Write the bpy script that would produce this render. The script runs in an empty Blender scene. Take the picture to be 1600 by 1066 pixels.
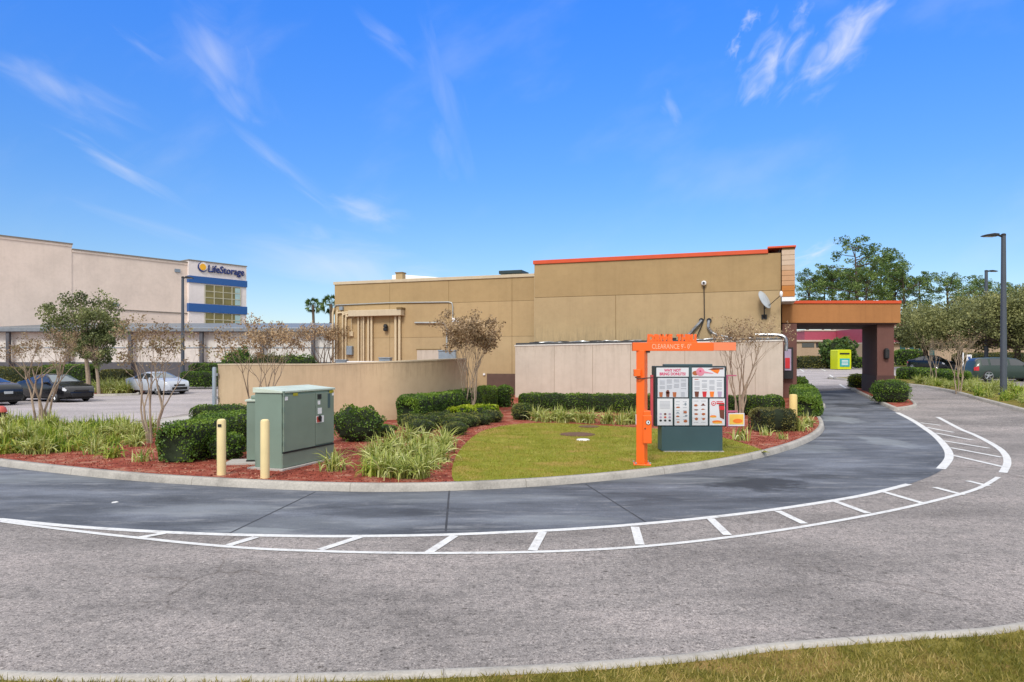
import bpy, bmesh, math, random
import numpy as np
from mathutils import Vector, Matrix
from mathutils import noise as mnoise
R = math.radians
scn = bpy.context.scene
col = scn.collection
rng = np.random.default_rng(7)
random.seed(7)

# ------------------------------------------------------------------ geometry of the site
F, HOR, EYE = 1067.0, 562.0, 2.2
def terr(x, y):
    t = y + 0.5*x
    return 0.02*(min(max(t, 28.0), 110.0) - 28.0)
def G(px, py, dz=0.0):
    Y = 30.0
    for _ in range(80):
        X = (px-800)/F*Y
        e = EYE - dz - terr(X, Y)
        Y = 0.5*Y + 0.5*F*e/(py-HOR)
    return Vector(((px-800)/F*Y, Y, terr((px-800)/F*Y, Y)+dz))
def XA(px, Y): return (px-800)/F*Y
def ZA(py, Y): return EYE + (HOR-py)*Y/F

def crom(pts, n=6, closed=False):
    out = []
    P = [Vector(p) for p in pts]
    N = len(P)
    rngs = range(N) if closed else range(N-1)
    for i in rngs:
        if closed: a, b, c, d = P[(i-1) % N], P[i], P[(i+1) % N], P[(i+2) % N]
        else: a, b, c, d = P[max(i-1, 0)], P[i], P[i+1], P[min(i+2, N-1)]
        for k in range(n):
            t = k/n
            out.append(0.5*((2*b)+(c-a)*t+(2*a-5*b+4*c-d)*t*t+(3*b-a-3*c+d)*t**3))
    if not closed: out.append(P[-1])
    return out
def GC(pix, dz=0, n=5):
    return [Vector((p.x, p.y)) for p in crom([G(a, b, dz) for a, b in pix], n)]

# ------------------------------------------------------------------ materials
def s2l(c):
    c = c/255.0
    return c/12.92 if c <= 0.04045 else ((c+0.055)/1.055)**2.4
def C(r, g, b, k=0.72): return (min(s2l(r)*k, .9), min(s2l(g)*k, .9), min(s2l(b)*k, .9), 1)
MATS = {}
LG = 1.4
class NT:
    def __init__(s, mat):
        mat.use_nodes = True
        s.t = mat.node_tree; s.n = s.t.nodes; s.l = s.t.links
        s.b = s.n['Principled BSDF']
    def new(s, typ, **kw):
        n = s.n.new(typ)
        for k, v in kw.items():
            if k.startswith('i_'):
                key = k[2:].replace('_', ' ')
                n.inputs[key].default_value = v
            else: setattr(n, k, v)
        return n
    def link(s, a, b): s.l.new(a, b)
def ramp(t, fac, stops):
    r = t.new('ShaderNodeValToRGB')
    e = r.color_ramp.elements
    while len(e) < len(stops): e.new(0.5)
    for i, (p, c) in enumerate(stops):
        e[i].position = p; e[i].color = c if len(c) == 4 else (*c, 1)
    if fac is not None: t.link(fac, r.inputs[0])
    return r
def mixc(t, fac, a, b, mode='MIX'):
    m = t.new('ShaderNodeMix', data_type='RGBA', blend_type=mode)
    for i, v in ((0, fac), (6, a), (7, b)):
        if hasattr(v, 'is_linked') or hasattr(v, 'links'): t.link(v, m.inputs[i])
        else: m.inputs[i].default_value = v
    return m.outputs[2]
def noise(t, vec, scale, detail=4, rough=.55):
    n = t.new('ShaderNodeTexNoise'); n.inputs['Scale'].default_value = scale
    n.inputs['Detail'].default_value = detail; n.inputs['Roughness'].default_value = rough
    if vec is not None: t.link(vec, n.inputs['Vector'])
    return n.outputs['Fac']
def scaled(t, vec, s):
    m = t.new('ShaderNodeMapping'); m.inputs['Scale'].default_value = s
    t.link(vec, m.inputs['Vector']); return m.outputs[0]
def dk(c, f): return (c[0]*f, c[1]*f, c[2]*f, 1)
def mat(name, c, rough=.6, metal=0, var=.12, scale=3, bump=0, bscale=40, coat=0, spec=.5):
    m = bpy.data.materials.new(name); t = NT(m)
    tc = t.new('ShaderNodeTexCoord').outputs['Object']
    f = noise(t, tc, scale, 5)
    r = ramp(t, f, [(.3, dk(c, 1-var)), (.7, dk(c, 1+var))])
    t.link(r.outputs[0], t.b.inputs['Base Color'])
    t.b.inputs['Roughness'].default_value = rough
    t.b.inputs['Metallic'].default_value = metal
    t.b.inputs['Coat Weight'].default_value = coat
    t.b.inputs['Specular IOR Level'].default_value = spec
    if bump:
        b = t.new('ShaderNodeBump'); b.inputs['Strength'].default_value = bump; b.inputs['Distance'].default_value = .01
        t.link(noise(t, tc, bscale, 3), b.inputs['Height']); t.link(b.outputs[0], t.b.inputs['Normal'])
    return m
def m_asphalt(name, base, speck=.35, tint=(1, 1, 1), rough=.9, patch=.12, lines=False):
    m = bpy.data.materials.new(name); t = NT(m)
    tc = t.new('ShaderNodeTexCoord').outputs['Object']
    big = noise(t, scaled(t, tc, (.25, .5, 1)), 1.0, 6, .6)
    r1 = ramp(t, big, [(.39, dk(base, 1-patch*1.6)), (.5, base), (.61, (base[0]*(1+patch*1.5), base[1]*(1+patch*1.35), base[2]*(1+patch*1.35), 1))])
    f1 = noise(t, tc, 70, 4, .85)
    r2 = ramp(t, f1, [(.36, (1-speck,)*3), (.5, (1, 1, 1)), (.64, (1+speck*1.2,)*3)])
    c = mixc(t, 1.0, r1.outputs[0], r2.outputs[0], 'MULTIPLY')
    f3 = noise(t, tc, 7, 5, .7)
    r3 = ramp(t, f3, [(.38, (.78, .78, .78)), (.5, (1, 1, 1)), (.62, (1.1, 1.09, 1.08))])
    g = noise(t, tc, 26, 2, .9)
    r6 = ramp(t, g, [(.36, (.45, .44, .43)), (.44, (1, 1, 1)), (.56, (1, 1, 1)), (.64, (1.5, 1.49, 1.46))])
    c = mixc(t, min(1, speck*2), c, mixc(t, 1.0, c, r6.outputs[0], 'MULTIPLY'))
    c = mixc(t, 1.0, c, r3.outputs[0], 'MULTIPLY')
    # small dark chips and leaf litter
    v = t.new('ShaderNodeTexVoronoi'); v.inputs['Scale'].default_value = 4.2
    t.link(scaled(t, tc, (1, 1.7, 1)), v.inputs['Vector'])
    sepc = t.new('ShaderNodeSeparateColor'); t.link(v.outputs['Color'], sepc.inputs[0])
    gt = t.new('ShaderNodeMath', operation='LESS_THAN'); t.link(sepc.outputs[0], gt.inputs[0]); gt.inputs[1].default_value = .3
    iv = t.new('ShaderNodeMath', operation='SUBTRACT'); iv.inputs[0].default_value = 1.0; t.link(gt.outputs[0], iv.inputs[1])
    dd = t.new('ShaderNodeMath', operation='ADD'); t.link(v.outputs['Distance'], dd.inputs[0]); t.link(iv.outputs[0], dd.inputs[1])
    r4 = ramp(t, dd.outputs[0], [(.085, (.3, .28, .26)), (.13, (1, 1, 1))])
    c = mixc(t, 0.8 if lines else .0, c, mixc(t, 1.0, c, r4.outputs[0], 'MULTIPLY'))
    if lines:
        v = t.new('ShaderNodeTexVoronoi'); v.feature = 'DISTANCE_TO_EDGE'; v.inputs['Scale'].default_value = .22
        w = noise(t, tc, 2.0, 4, .6)
        add = t.new('ShaderNodeVectorMath', operation='ADD')
        sc = t.new('ShaderNodeVectorMath', operation='SCALE'); sc.inputs['Scale'].default_value = .9
        nt = t.new('ShaderNodeTexNoise'); nt.inputs['Scale'].default_value = 1.4; nt.inputs['Detail'].default_value = 5
        t.link(tc, nt.inputs['Vector']); t.link(nt.outputs['Color'], sc.inputs[0]); t.link(tc, add.inputs[0]); t.link(sc.outputs[0], add.inputs[1])
        t.link(add.outputs[0], v.inputs['Vector'])
        r5 = ramp(t, v.outputs['Distance'], [(.0, (.62, .6, .58)), (.006, (1, 1, 1))])
        gate = ramp(t, noise(t, tc, .35, 2), [(.5, (0, 0, 0)), (.6, (1, 1, 1))])
        c = mixc(t, gate.outputs[0], c, mixc(t, 1.0, c, r5.outputs[0], 'MULTIPLY'))
    t.link(c, t.b.inputs['Base Color']); t.b.inputs['Roughness'].default_value = rough; t.b.inputs['Specular IOR Level'].default_value = .2
    b = t.new('ShaderNodeBump'); b.inputs['Strength'].default_value = .5; b.inputs['Distance'].default_value = .006
    t.link(noise(t, tc, 60, 3, .7), b.inputs['Height']); t.link(b.outputs[0], t.b.inputs['Normal'])
    return m
def m_lane(name, base):
    m = bpy.data.materials.new(name); t = NT(m)
    tc = t.new('ShaderNodeTexCoord').outputs['Object']
    big = noise(t, scaled(t, tc, (.35, 1.0, 1)), 1.0, 7, .65)
    r1 = ramp(t, big, [(.38, dk(base, .62)), (.47, dk(base, .9)), (.54, dk(base, 1.1)), (.63, dk(base, 1.55))])
    f1 = noise(t, tc, 45, 4, .8)
    r2 = ramp(t, f1, [(.38, (.78,)*3), (.5, (1,)*3), (.62, (1.25,)*3)])
    c = mixc(t, 1.0, r1.outputs[0], r2.outputs[0], 'MULTIPLY')
    # worn light scuffs and tyre polished streaks
    sc = noise(t, scaled(t, tc, (.7, 3.2, 1)), 1.1, 9, .72)
    r3 = ramp(t, sc, [(.53, (0, 0, 0)), (.64, (.55, .55, .55))])
    c = mixc(t, r3.outputs[0], c, (base[0]*2.5, base[1]*2.35, base[2]*2.1, 1))
    sp = noise(t, tc, 3.4, 8, .8)
    r7 = ramp(t, sp, [(.57, (0, 0, 0)), (.66, (.4, .4, .4))])
    c = mixc(t, r7.outputs[0], c, (base[0]*2.2, base[1]*2.1, base[2]*1.9, 1))
    # oil stains dripped by waiting cars
    for (px, py, rx, ry, s, kf) in ((1185, 755, 1.15, .85, .85, .3), (1275, 744, .6, .35, .5, .4), (1040, 772, 1.4, .5, .4, .45), (1330, 634, 1.0, 1.4, .7, .3), (1300, 618, .9, 1.6, .6, .35), (600, 801, 1.0, .4, .5, .45), (650, 800, .4, .3, .4, .4), (60, 800, 1.4, .6, .35, .6), (1130, 785, 1.6, .5, .4, .5),
                                (1310, 655, .9, 1.5, .5, 2.6), (1382, 690, .7, 1.5, .5, 2.5), (330, 796, 1.6, .5, .38, 2.2), (395, 829, .7, .2, .6, 2.6), (60, 748, 2.6, .6, .4, 2.2), (860, 812, 1.3, .35, .35, 2.1), (1262, 700, 1.2, 1.0, .4, 2.2), (700, 778, 3.0, .45, .3, 2.0), (1050, 750, 1.8, .45, .3, 2.1), (500, 818, 2.0, .5, .25, 2.0)):
        p = G(px, py)
        mp = t.new('ShaderNodeMapping'); mp.inputs['Location'].default_value = (-p.x/rx, -p.y/ry, 0); mp.inputs['Scale'].default_value = (1/rx, 1/ry, 0)
        t.link(tc, mp.inputs['Vector'])
        nn = t.new('ShaderNodeTexNoise'); nn.inputs['Scale'].default_value = 1.6; nn.inputs['Detail'].default_value = 6; nn.inputs['Roughness'].default_value = .65; t.link(mp.outputs[0], nn.inputs['Vector'])
        a = t.new('ShaderNodeVectorMath', operation='LENGTH'); t.link(mp.outputs[0], a.inputs[0])
        ha = t.new('ShaderNodeMath', operation='MULTIPLY_ADD'); t.link(nn.outputs['Fac'], ha.inputs[0]); ha.inputs[1].default_value = 2.2; ha.inputs[2].default_value = -1.1
        ad = t.new('ShaderNodeMath', operation='ADD'); t.link(a.outputs['Value'], ad.inputs[0]); t.link(ha.outputs[0], ad.inputs[1])
        rr = ramp(t, ad.outputs[0], [(.45, (s, s, s)), (1.2, (0, 0, 0))]); rr.color_ramp.interpolation = 'EASE'
        c = mixc(t, rr.outputs[0], c, (base[0]*kf, base[1]*kf, base[2]*kf*(.9 if kf > 1 else 1), 1))
    t.link(c, t.b.inputs['Base Color'])
    t.b.inputs['Roughness'].default_value = .8; t.b.inputs['Specular IOR Level'].default_value = .18
    b = t.new('ShaderNodeBump'); b.inputs['Strength'].default_value = .25; b.inputs['Distance'].default_value = .004
    t.link(noise(t, tc, 80, 3, .7), b.inputs['Height']); t.link(b.outputs[0], t.b.inputs['Normal'])
    return m
def m_stucco(name, base, stain=.22, low=None):
    m = bpy.data.materials.new(name); t = NT(m)
    tc = t.new('ShaderNodeTexCoord').outputs['Object']
    big = noise(t, scaled(t, tc, (.35, .35, .35)), 1.0, 5, .6)
    r1 = ramp(t, big, [(.4, dk(base, .94)), (.6, dk(base, 1.05))])
    st = noise(t, scaled(t, tc, (2.2, 2.2, .10)), 1.6, 6, .65)
    r2 = ramp(t, st, [(.50, (1, 1, 1)), (.66, (1-stain, 1-stain*1.05, 1-stain*1.15))])
    c = mixc(t, 1.0, r1.outputs[0], r2.outputs[0], 'MULTIPLY')
    mo = noise(t, tc, 3.1, 6, .7)
    r3 = ramp(t, mo, [(.38, (.97, .965, .955)), (.56, (1.02, 1.02, 1.02))])
    c = mixc(t, 1.0, c, r3.outputs[0], 'MULTIPLY')
    if low:   # grime running with the rain: (z0, z1, strength, colour)
        sx = t.new('ShaderNodeSeparateXYZ'); t.link(tc, sx.inputs[0])
        mr = t.new('ShaderNodeMapRange'); t.link(sx.outputs[2], mr.inputs[0]); mr.inputs[1].default_value = low[0]; mr.inputs[2].default_value = low[1]
        mr.inputs[3].default_value = 0; mr.inputs[4].default_value = 1
        sn = noise(t, scaled(t, tc, (4.4, 4.4, .45)), 1.9, 9, .8)
        ad = t.new('ShaderNodeMath', operation='MULTIPLY_ADD'); t.link(mr.outputs[0], ad.inputs[0]); ad.inputs[1].default_value = .22; t.link(sn, ad.inputs[2])
        g_ = ramp(t, ad.outputs[0], [(.60, (0, 0, 0)), (.78, (low[2],)*3)])
        c = mixc(t, g_.outputs[0], c, low[3])
    t.link(c, t.b.inputs['Base Color']); t.b.inputs['Roughness'].default_value = .9
    b = t.new('ShaderNodeBump'); b.inputs['Strength'].default_value = .35; b.inputs['Distance'].default_value = .006
    t.link(noise(t, tc, 55, 3, .6), b.inputs['Height']); t.link(b.outputs[0], t.b.inputs['Normal'])
    return m
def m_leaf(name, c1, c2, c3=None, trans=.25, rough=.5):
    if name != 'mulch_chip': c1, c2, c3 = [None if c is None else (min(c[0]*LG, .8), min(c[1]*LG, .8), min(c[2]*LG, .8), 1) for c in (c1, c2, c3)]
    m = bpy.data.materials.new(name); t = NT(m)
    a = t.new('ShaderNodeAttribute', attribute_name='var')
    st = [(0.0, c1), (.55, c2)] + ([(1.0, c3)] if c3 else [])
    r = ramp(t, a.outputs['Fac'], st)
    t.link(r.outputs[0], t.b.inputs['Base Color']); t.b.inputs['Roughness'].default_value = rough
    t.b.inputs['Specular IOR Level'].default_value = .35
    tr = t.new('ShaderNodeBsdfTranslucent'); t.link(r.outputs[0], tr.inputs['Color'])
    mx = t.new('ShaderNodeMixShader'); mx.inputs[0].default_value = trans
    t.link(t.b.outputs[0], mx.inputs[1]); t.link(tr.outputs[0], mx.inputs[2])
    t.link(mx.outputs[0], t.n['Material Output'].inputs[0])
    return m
def m_ground(name, stops, scale=2.2, fine=35, bump=.8, fs=.35):
    m = bpy.data.materials.new(name); t = NT(m)
    tc = t.new('ShaderNodeTexCoord').outputs['Object']
    f = noise(t, tc, scale, 6, .65)
    r = ramp(t, f, stops)
    r2 = ramp(t, noise(t, tc, fine, 4, .8), [(.3, (1-fs,)*3), (.5, (1, 1, 1)), (.7, (1+fs,)*3)])
    c = mixc(t, 1.0, r.outputs[0], r2.outputs[0], 'MULTIPLY')
    t.link(c, t.b.inputs['Base Color']); t.b.inputs['Roughness'].default_value = .95
    t.b.inputs['Specular IOR Level'].default_value = .15
    b = t.new('ShaderNodeBump'); b.inputs['Strength'].default_value = bump; b.inputs['Distance'].default_value = .02
    t.link(noise(t, tc, fine, 4, .8), b.inputs['Height']); t.link(b.outputs[0], t.b.inputs['Normal'])
    return m
def m_kerb():
    m = bpy.data.materials.new('concrete_kerb'); t = NT(m)
    base = C(196, 190, 180)
    tc = t.new('ShaderNodeTexCoord').outputs['Object']
    r1 = ramp(t, noise(t, tc, 1.5, 7, .7), [(.3, dk(base, .6)), (.5, dk(base, .95)), (.7, dk(base, 1.1))])
    r2 = ramp(t, noise(t, tc, 30, 4, .7), [(.3, (.8,)*3), (.7, (1.12,)*3)])
    c = mixc(t, 1.0, r1.outputs[0], r2.outputs[0], 'MULTIPLY')
    at = t.new('ShaderNodeAttribute', attribute_name='arc')
    fr = t.new('ShaderNodeMath', operation='FRACT')
    dv = t.new('ShaderNodeMath', operation='DIVIDE'); dv.inputs[1].default_value = 3.0
    t.link(at.outputs['Fac'], dv.inputs[0]); t.link(dv.outputs[0], fr.inputs[0])
    r3 = ramp(t, fr.outputs[0], [(.0, (.35, .33, .3)), (.006, (1, 1, 1))])
    c = mixc(t, 1.0, c, r3.outputs[0], 'MULTIPLY')
    t.link(c, t.b.inputs['Base Color']); t.b.inputs['Roughness'].default_value = .85
    b = t.new('ShaderNodeBump'); b.inputs['Strength'].default_value = .4; b.inputs['Distance'].default_value = .006
    t.link(noise(t, tc, 40, 3), b.inputs['Height']); t.link(b.outputs[0], t.b.inputs['Normal'])
    return m
def m_paintline():
    m = bpy.data.materials.new('worn_white_paint'); t = NT(m)
    tc = t.new('ShaderNodeTexCoord').outputs['Object']
    r = ramp(t, noise(t, tc, 6, 9, .85), [(.34, C(172, 166, 162)), (.43, C(226, 225, 222, .78)), (.56, C(238, 238, 236, .82))])
    r2 = ramp(t, noise(t, tc, 50, 3, .8), [(.3, (.82,)*3), (.6, (1,)*3)])
    t.link(mixc(t, 1., r.outputs[0], r2.outputs[0], 'MULTIPLY'), t.b.inputs['Base Color']); t.b.inputs['Roughness'].default_value = .7
    return m
M = dict(
 asphalt=m_asphalt('weathered_asphalt', C(164, 157, 153, .65), speck=.5, lines=True, patch=.15),
 farlot=m_asphalt('parking_asphalt', C(186, 178, 177, .74), speck=.2, patch=.08),
 buffer=m_asphalt('buffer_asphalt', C(150, 142, 138), speck=.4),
 lane=m_lane('sealed_lane', C(103, 107, 115, .78)),
 kerb=m_kerb(), paint=m_paintline(),
 seam=mat('lane_seam', C(66, 68, 74), .9, var=.4, scale=4),
 concrete=mat('concrete_slab', C(200, 194, 186), .9, var=.12, scale=1.5, bump=.3),
 grass=m_ground('lawn_turf', [(.38, C(184, 158, 82, .72)), (.47, C(158, 154, 54, .72)), (.56, C(146, 152, 46, .72)), (.64, C(176, 172, 74, .72))], .9, 60, .9, .3),
 verge=m_ground('verge_turf', [(.38, C(190, 158, 96, .6)), (.5, C(130, 126, 48, .55)), (.62, C(170, 158, 80, .6))], 2.5, 50, .9, .4),
 far=m_ground('far_turf', [(.3, C(120, 118, 60, .6)), (.7, C(150, 140, 75, .6))], .2, 8, .2, .25),
 mulch=m_ground('red_mulch', [(.38, C(138, 70, 56, .8)), (.5, C(166, 84, 66, .8)), (.62, C(182, 130, 108, .8))], 3.0, 48, 1.0, .55),
 tan=m_stucco('tan_stucco', C(199, 173, 131, .72), .05),
 tanm=m_stucco('tan_stucco_grimy', C(200, 174, 132, .72), .05, (4.3, 3.0, .45, C(140, 126, 98))),
 tan_hi=m_stucco('tan_stucco_upper', C(186, 158, 113, .74), .05),
 tan_mid=m_stucco('tan_stucco_middle', C(195, 167, 123, .74), .05),
 cream=m_stucco('cream_stucco', C(213, 200, 184, .78), .10, (2.2, 3.1, .35, C(150, 136, 116))),
 wallwall=m_stucco('screen_wall_stucco', C(202, 178, 144, .78), .06, (1.2, 2.05, .35, C(140, 118, 90))),
 trimtan=m_stucco('parapet_trim', C(208, 192, 164, .82), .08),
 joint=mat('wall_joint', C(140, 115, 72), .9),
 jointc=mat('cream_joint', C(168, 150, 130), .9),
 orange=mat('orange_cap', C(232, 88, 38), .45, var=.06),
 orange_p=mat('orange_powder_coat', C(255, 108, 22, .85), .42, var=.05, coat=.2),
 orange_lit=mat('orange_lit_fold', C(255, 138, 92, .85), .5, var=.05),  # paler orange, the light on the bar's folded end painted in
 canopyb=m_stucco('canopy_brown_stucco', C(178, 122, 72, .85), .1),
 brown=m_stucco('brown_stucco', C(112, 76, 68, .85), .1),
 brown_d=mat('dark_brown_trim', C(86, 56, 50, .8), .8),
 brown_door=mat('brown_wainscot', C(98, 76, 66, .9), .8),
 metal=mat('galvanised_metal', C(186, 190, 188), .45, .3, var=.1),
 silver=mat('silver_duct', C(160, 163, 166), .35, .7, var=.45, scale=9),
 bluegrey=mat('blue_grey_box', C(150, 164, 176), .5),
 pipe=mat('painted_pipe', C(222, 202, 166, .84), .6, var=.05),
 darkm=mat('dark_bronze', C(44, 44, 46), .5, .2),
 black=mat('black_trim', (.012, .012, .013, 1), .5),
 rubber=mat('tyre_rubber', (.02, .02, .02, 1), .85),
 rim=mat('alloy_rim', C(190, 195, 200), .3, .7),
 lampgrey=mat('lamp_post_grey', C(84, 92, 104), .5, .1, var=.06),
 lamplens=mat('lamp_lens', C(210, 212, 210), .3),
 cab=mat('cabinet_green', C(132, 148, 132, .84), .5, var=.07, scale=2.0, coat=.1),
 cab2=mat('cabinet_side_green', C(126, 146, 132, .84), .5, var=.07, scale=2.0),
 cabtop_lit=mat('cabinet_green_lit_top', C(200, 212, 196, .85), .5, var=.1, scale=3),  # cabinet green whitened for lids, the light on top put into the colour
 bollard=mat('pale_yellow_paint', C(238, 216, 160, .85), .5, var=.06),
 bollard_y=mat('yellow_bollard_paint', C(232, 204, 130, .85), .5, var=.06),
 teal=mat('menu_teal_metal', C(62, 92, 100, .8), .45, var=.06, coat=.2),
 teal_d=mat('menu_frame_dark', C(30, 52, 58, .8), .45, var=.05),
 panel=mat('menu_panel_white', C(224, 226, 232, .85), .35, var=.02),
 panel2=mat('menu_panel_pale', C(212, 216, 226, .82), .3, var=.05, scale=2),
 txtgrey=mat('fine_print_grey', C(165, 170, 182), .6),
 magenta=mat('magenta_print', C(214, 60, 112, .85), .5, var=.03),
 pinkm=mat('pink_metal', C(186, 96, 122, .85), .45),
 pinkred=mat('pink_red_metal', C(206, 76, 86, .85), .45),
 pinkl=mat('pink_icing', C(222, 140, 160, .85), .5),
 brownf=mat('food_brown', C(176, 100, 58, .85), .6),
 brownk=mat('coffee_brown', C(110, 58, 42, .85), .5),
 redp=mat('red_print', C(214, 44, 52, .85), .5),
 orangep=mat('orange_print', C(246, 128, 36, .85), .5),
 yellowp=mat('yellow_print', C(240, 196, 84, .85), .5),
 lilac=mat('lilac_print', C(180, 164, 190, .85), .5),
 white=mat('white_paint', (.78, .78, .78, 1), .5, var=.03),
 navy=mat('navy_letters', C(38, 56, 120, .85), .4),
 yellow=mat('logo_yellow', C(252, 186, 40, .85), .4),
 blueband=mat('blue_cladding', C(36, 92, 160, .85), .4, var=.05),
 bigwall=m_stucco('pale_pink_stucco', C(238, 218, 202, .88), .03),
 towerw=m_stucco('tower_pale_stucco', C(236, 226, 222, .88), .02),
 captrim=mat('parapet_cap', C(150, 140, 128), .7),
 steel=mat('steel_roof_edge', C(140, 148, 156), .4, .2),
 roofgrey=mat('grey_metal_roof', C(126, 134, 142), .5, .1),
 wains=mat('grey_wainscot', C(96, 98, 104), .8),
 whitepanel=mat('white_wall_panel', C(226, 222, 214, .8), .7),
 glassgold=mat('gold_tinted_glass', C(140, 128, 70, .7), .12, .0, var=.3, scale=.8),
 glasspale=mat('pale_window_film', C(176, 205, 205, .8), .15),
 mull=mat('pale_mullion', C(215, 208, 180), .5),
 glass=mat('dark_car_glass', (.03, .035, .04, 1), .05, spec=1.0, var=.05),
 glassl=mat('windscreen_glass', (.12, .15, .17, 1), .04, spec=1.0, var=.05),
 paintblk=mat('black_car_paint', (.008, .008, .01, 1), .22, coat=.35, spec=.35, var=.03),
 paintgry=mat('charcoal_car_paint', (.012, .016, .02, 1), .25, 0, coat=.35, spec=.35, var=.03),
 paintsil=mat('silver_car_paint', C(196, 202, 212, .8), .4, .15, coat=.35, spec=.35, var=.03),
 paintgrn=mat('dark_green_car_paint', (.022, .042, .033, 1), .42, 0, coat=.35, spec=.35, var=.03),
 headl=mat('headlight_lens', C(225, 228, 232), .1),
 amber=mat('amber_marker', C(230, 120, 90), .2),
 taill=mat('tail_light_red', C(200, 24, 40, .9), .2),
 plate=mat('plate_white', C(214, 220, 222), .5),
 bark=mat('pale_bark', C(176, 156, 134), .85, var=.2, scale=8),
 bark2=mat('grey_brown_bark', C(122, 104, 88), .9, var=.2, scale=6),
 barkd=mat('dark_bark', C(90, 76, 66), .9, var=.2, scale=3),
 planks=[mat('cladding_%s' % n, c, .6, var=.06, scale=5) for n, c in (
   ('cream', C(222, 196, 170)), ('pale', C(214, 178, 144)), ('peach', C(214, 164, 120)), ('orange_wood', C(204, 128, 48)))],
 binyel=mat('bin_yellow_green', C(212, 222, 20, .85), .45, var=.04),
 binlab=mat('bin_label_teal', C(50, 170, 170, .85), .5),
 plum=mat('plum_metal_roof', C(168, 72, 92, .85), .5, var=.08),
 plazaw=m_stucco('plaza_beige', C(198, 172, 146), .05),
 plazap=m_stucco('plaza_pale', C(222, 204, 190), .05),
 tealdoor=mat('teal_door', C(44, 96, 98), .5),
 dirtw=mat('grimy_membrane', C(40, 42, 44), .6, var=.5, scale=8),
 lid=mat('rusty_lid', C(112, 78, 58), .8, var=.2, scale=8),
 dish=mat('dish_grey', C(196, 204, 210), .4),
 sticker=mat('yellow_sticker', C(190, 180, 30), .5),
 hydrant=mat('red_paint', C(200, 86, 74, .85), .5),
)
L_hedge = m_leaf('hedge_leaf', C(50, 74, 28, .72), C(78, 106, 34, .82), C(118, 142, 48, .85))
L_olive = m_leaf('olive_hedge_leaf', C(60, 66, 34, .7), C(96, 94, 48, .8), C(120, 120, 60, .8))
L_lime = m_leaf('lime_shrub_leaf', C(80, 108, 20, .75), C(126, 146, 26, .85), C(165, 170, 50, .85))
L_mound = m_leaf('mound_leaf', C(46, 62, 28, .8), C(82, 98, 42, .85), C(124, 122, 62, .85))
L_oak = m_leaf('oak_leaf', C(56, 66, 38, .8), C(98, 106, 62, .9), C(140, 142, 92, .9))
L_live = m_leaf('live_oak_leaf', C(70, 76, 44, .9), C(112, 116, 70, .95), C(148, 146, 96, .95))
L_pine = m_leaf('pine_needle', C(44, 64, 28, .8), C(82, 106, 50, .85), C(140, 156, 84, .9))
L_palm = m_leaf('palm_frond', C(40, 66, 34, .8), C(76, 100, 50, .8), C(110, 125, 60, .8))
L_dry = m_leaf('dry_seed_head', C(100, 82, 62, .85), C(150, 128, 98, .88), C(184, 160, 126, .88), .2)
L_rust = m_leaf('rusty_leaf', C(104, 86, 66, .75), C(142, 120, 92, .8), C(132, 130, 84, .8), .2)
L_flax = m_leaf('flax_blade', C(84, 108, 34, .8), C(160, 166, 84, .85), C(232, 226, 172, .75), .3)
L_flaxg = m_leaf('flax_blade_green', C(66, 100, 24, .8), C(128, 146, 44, .9), C(196, 192, 104, .9), .3)
L_turf = m_leaf('turf_blade', C(112, 112, 40, .6), C(158, 146, 68, .62), C(206, 182, 118, .65), .3)
L_lawn = m_leaf('lawn_blade', C(134, 136, 44, .6), C(158, 154, 58, .6), C(190, 172, 96, .6), .3)
L_core = mat('foliage_core', C(34, 46, 20, .7), .95, var=.3, scale=9)

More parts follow.
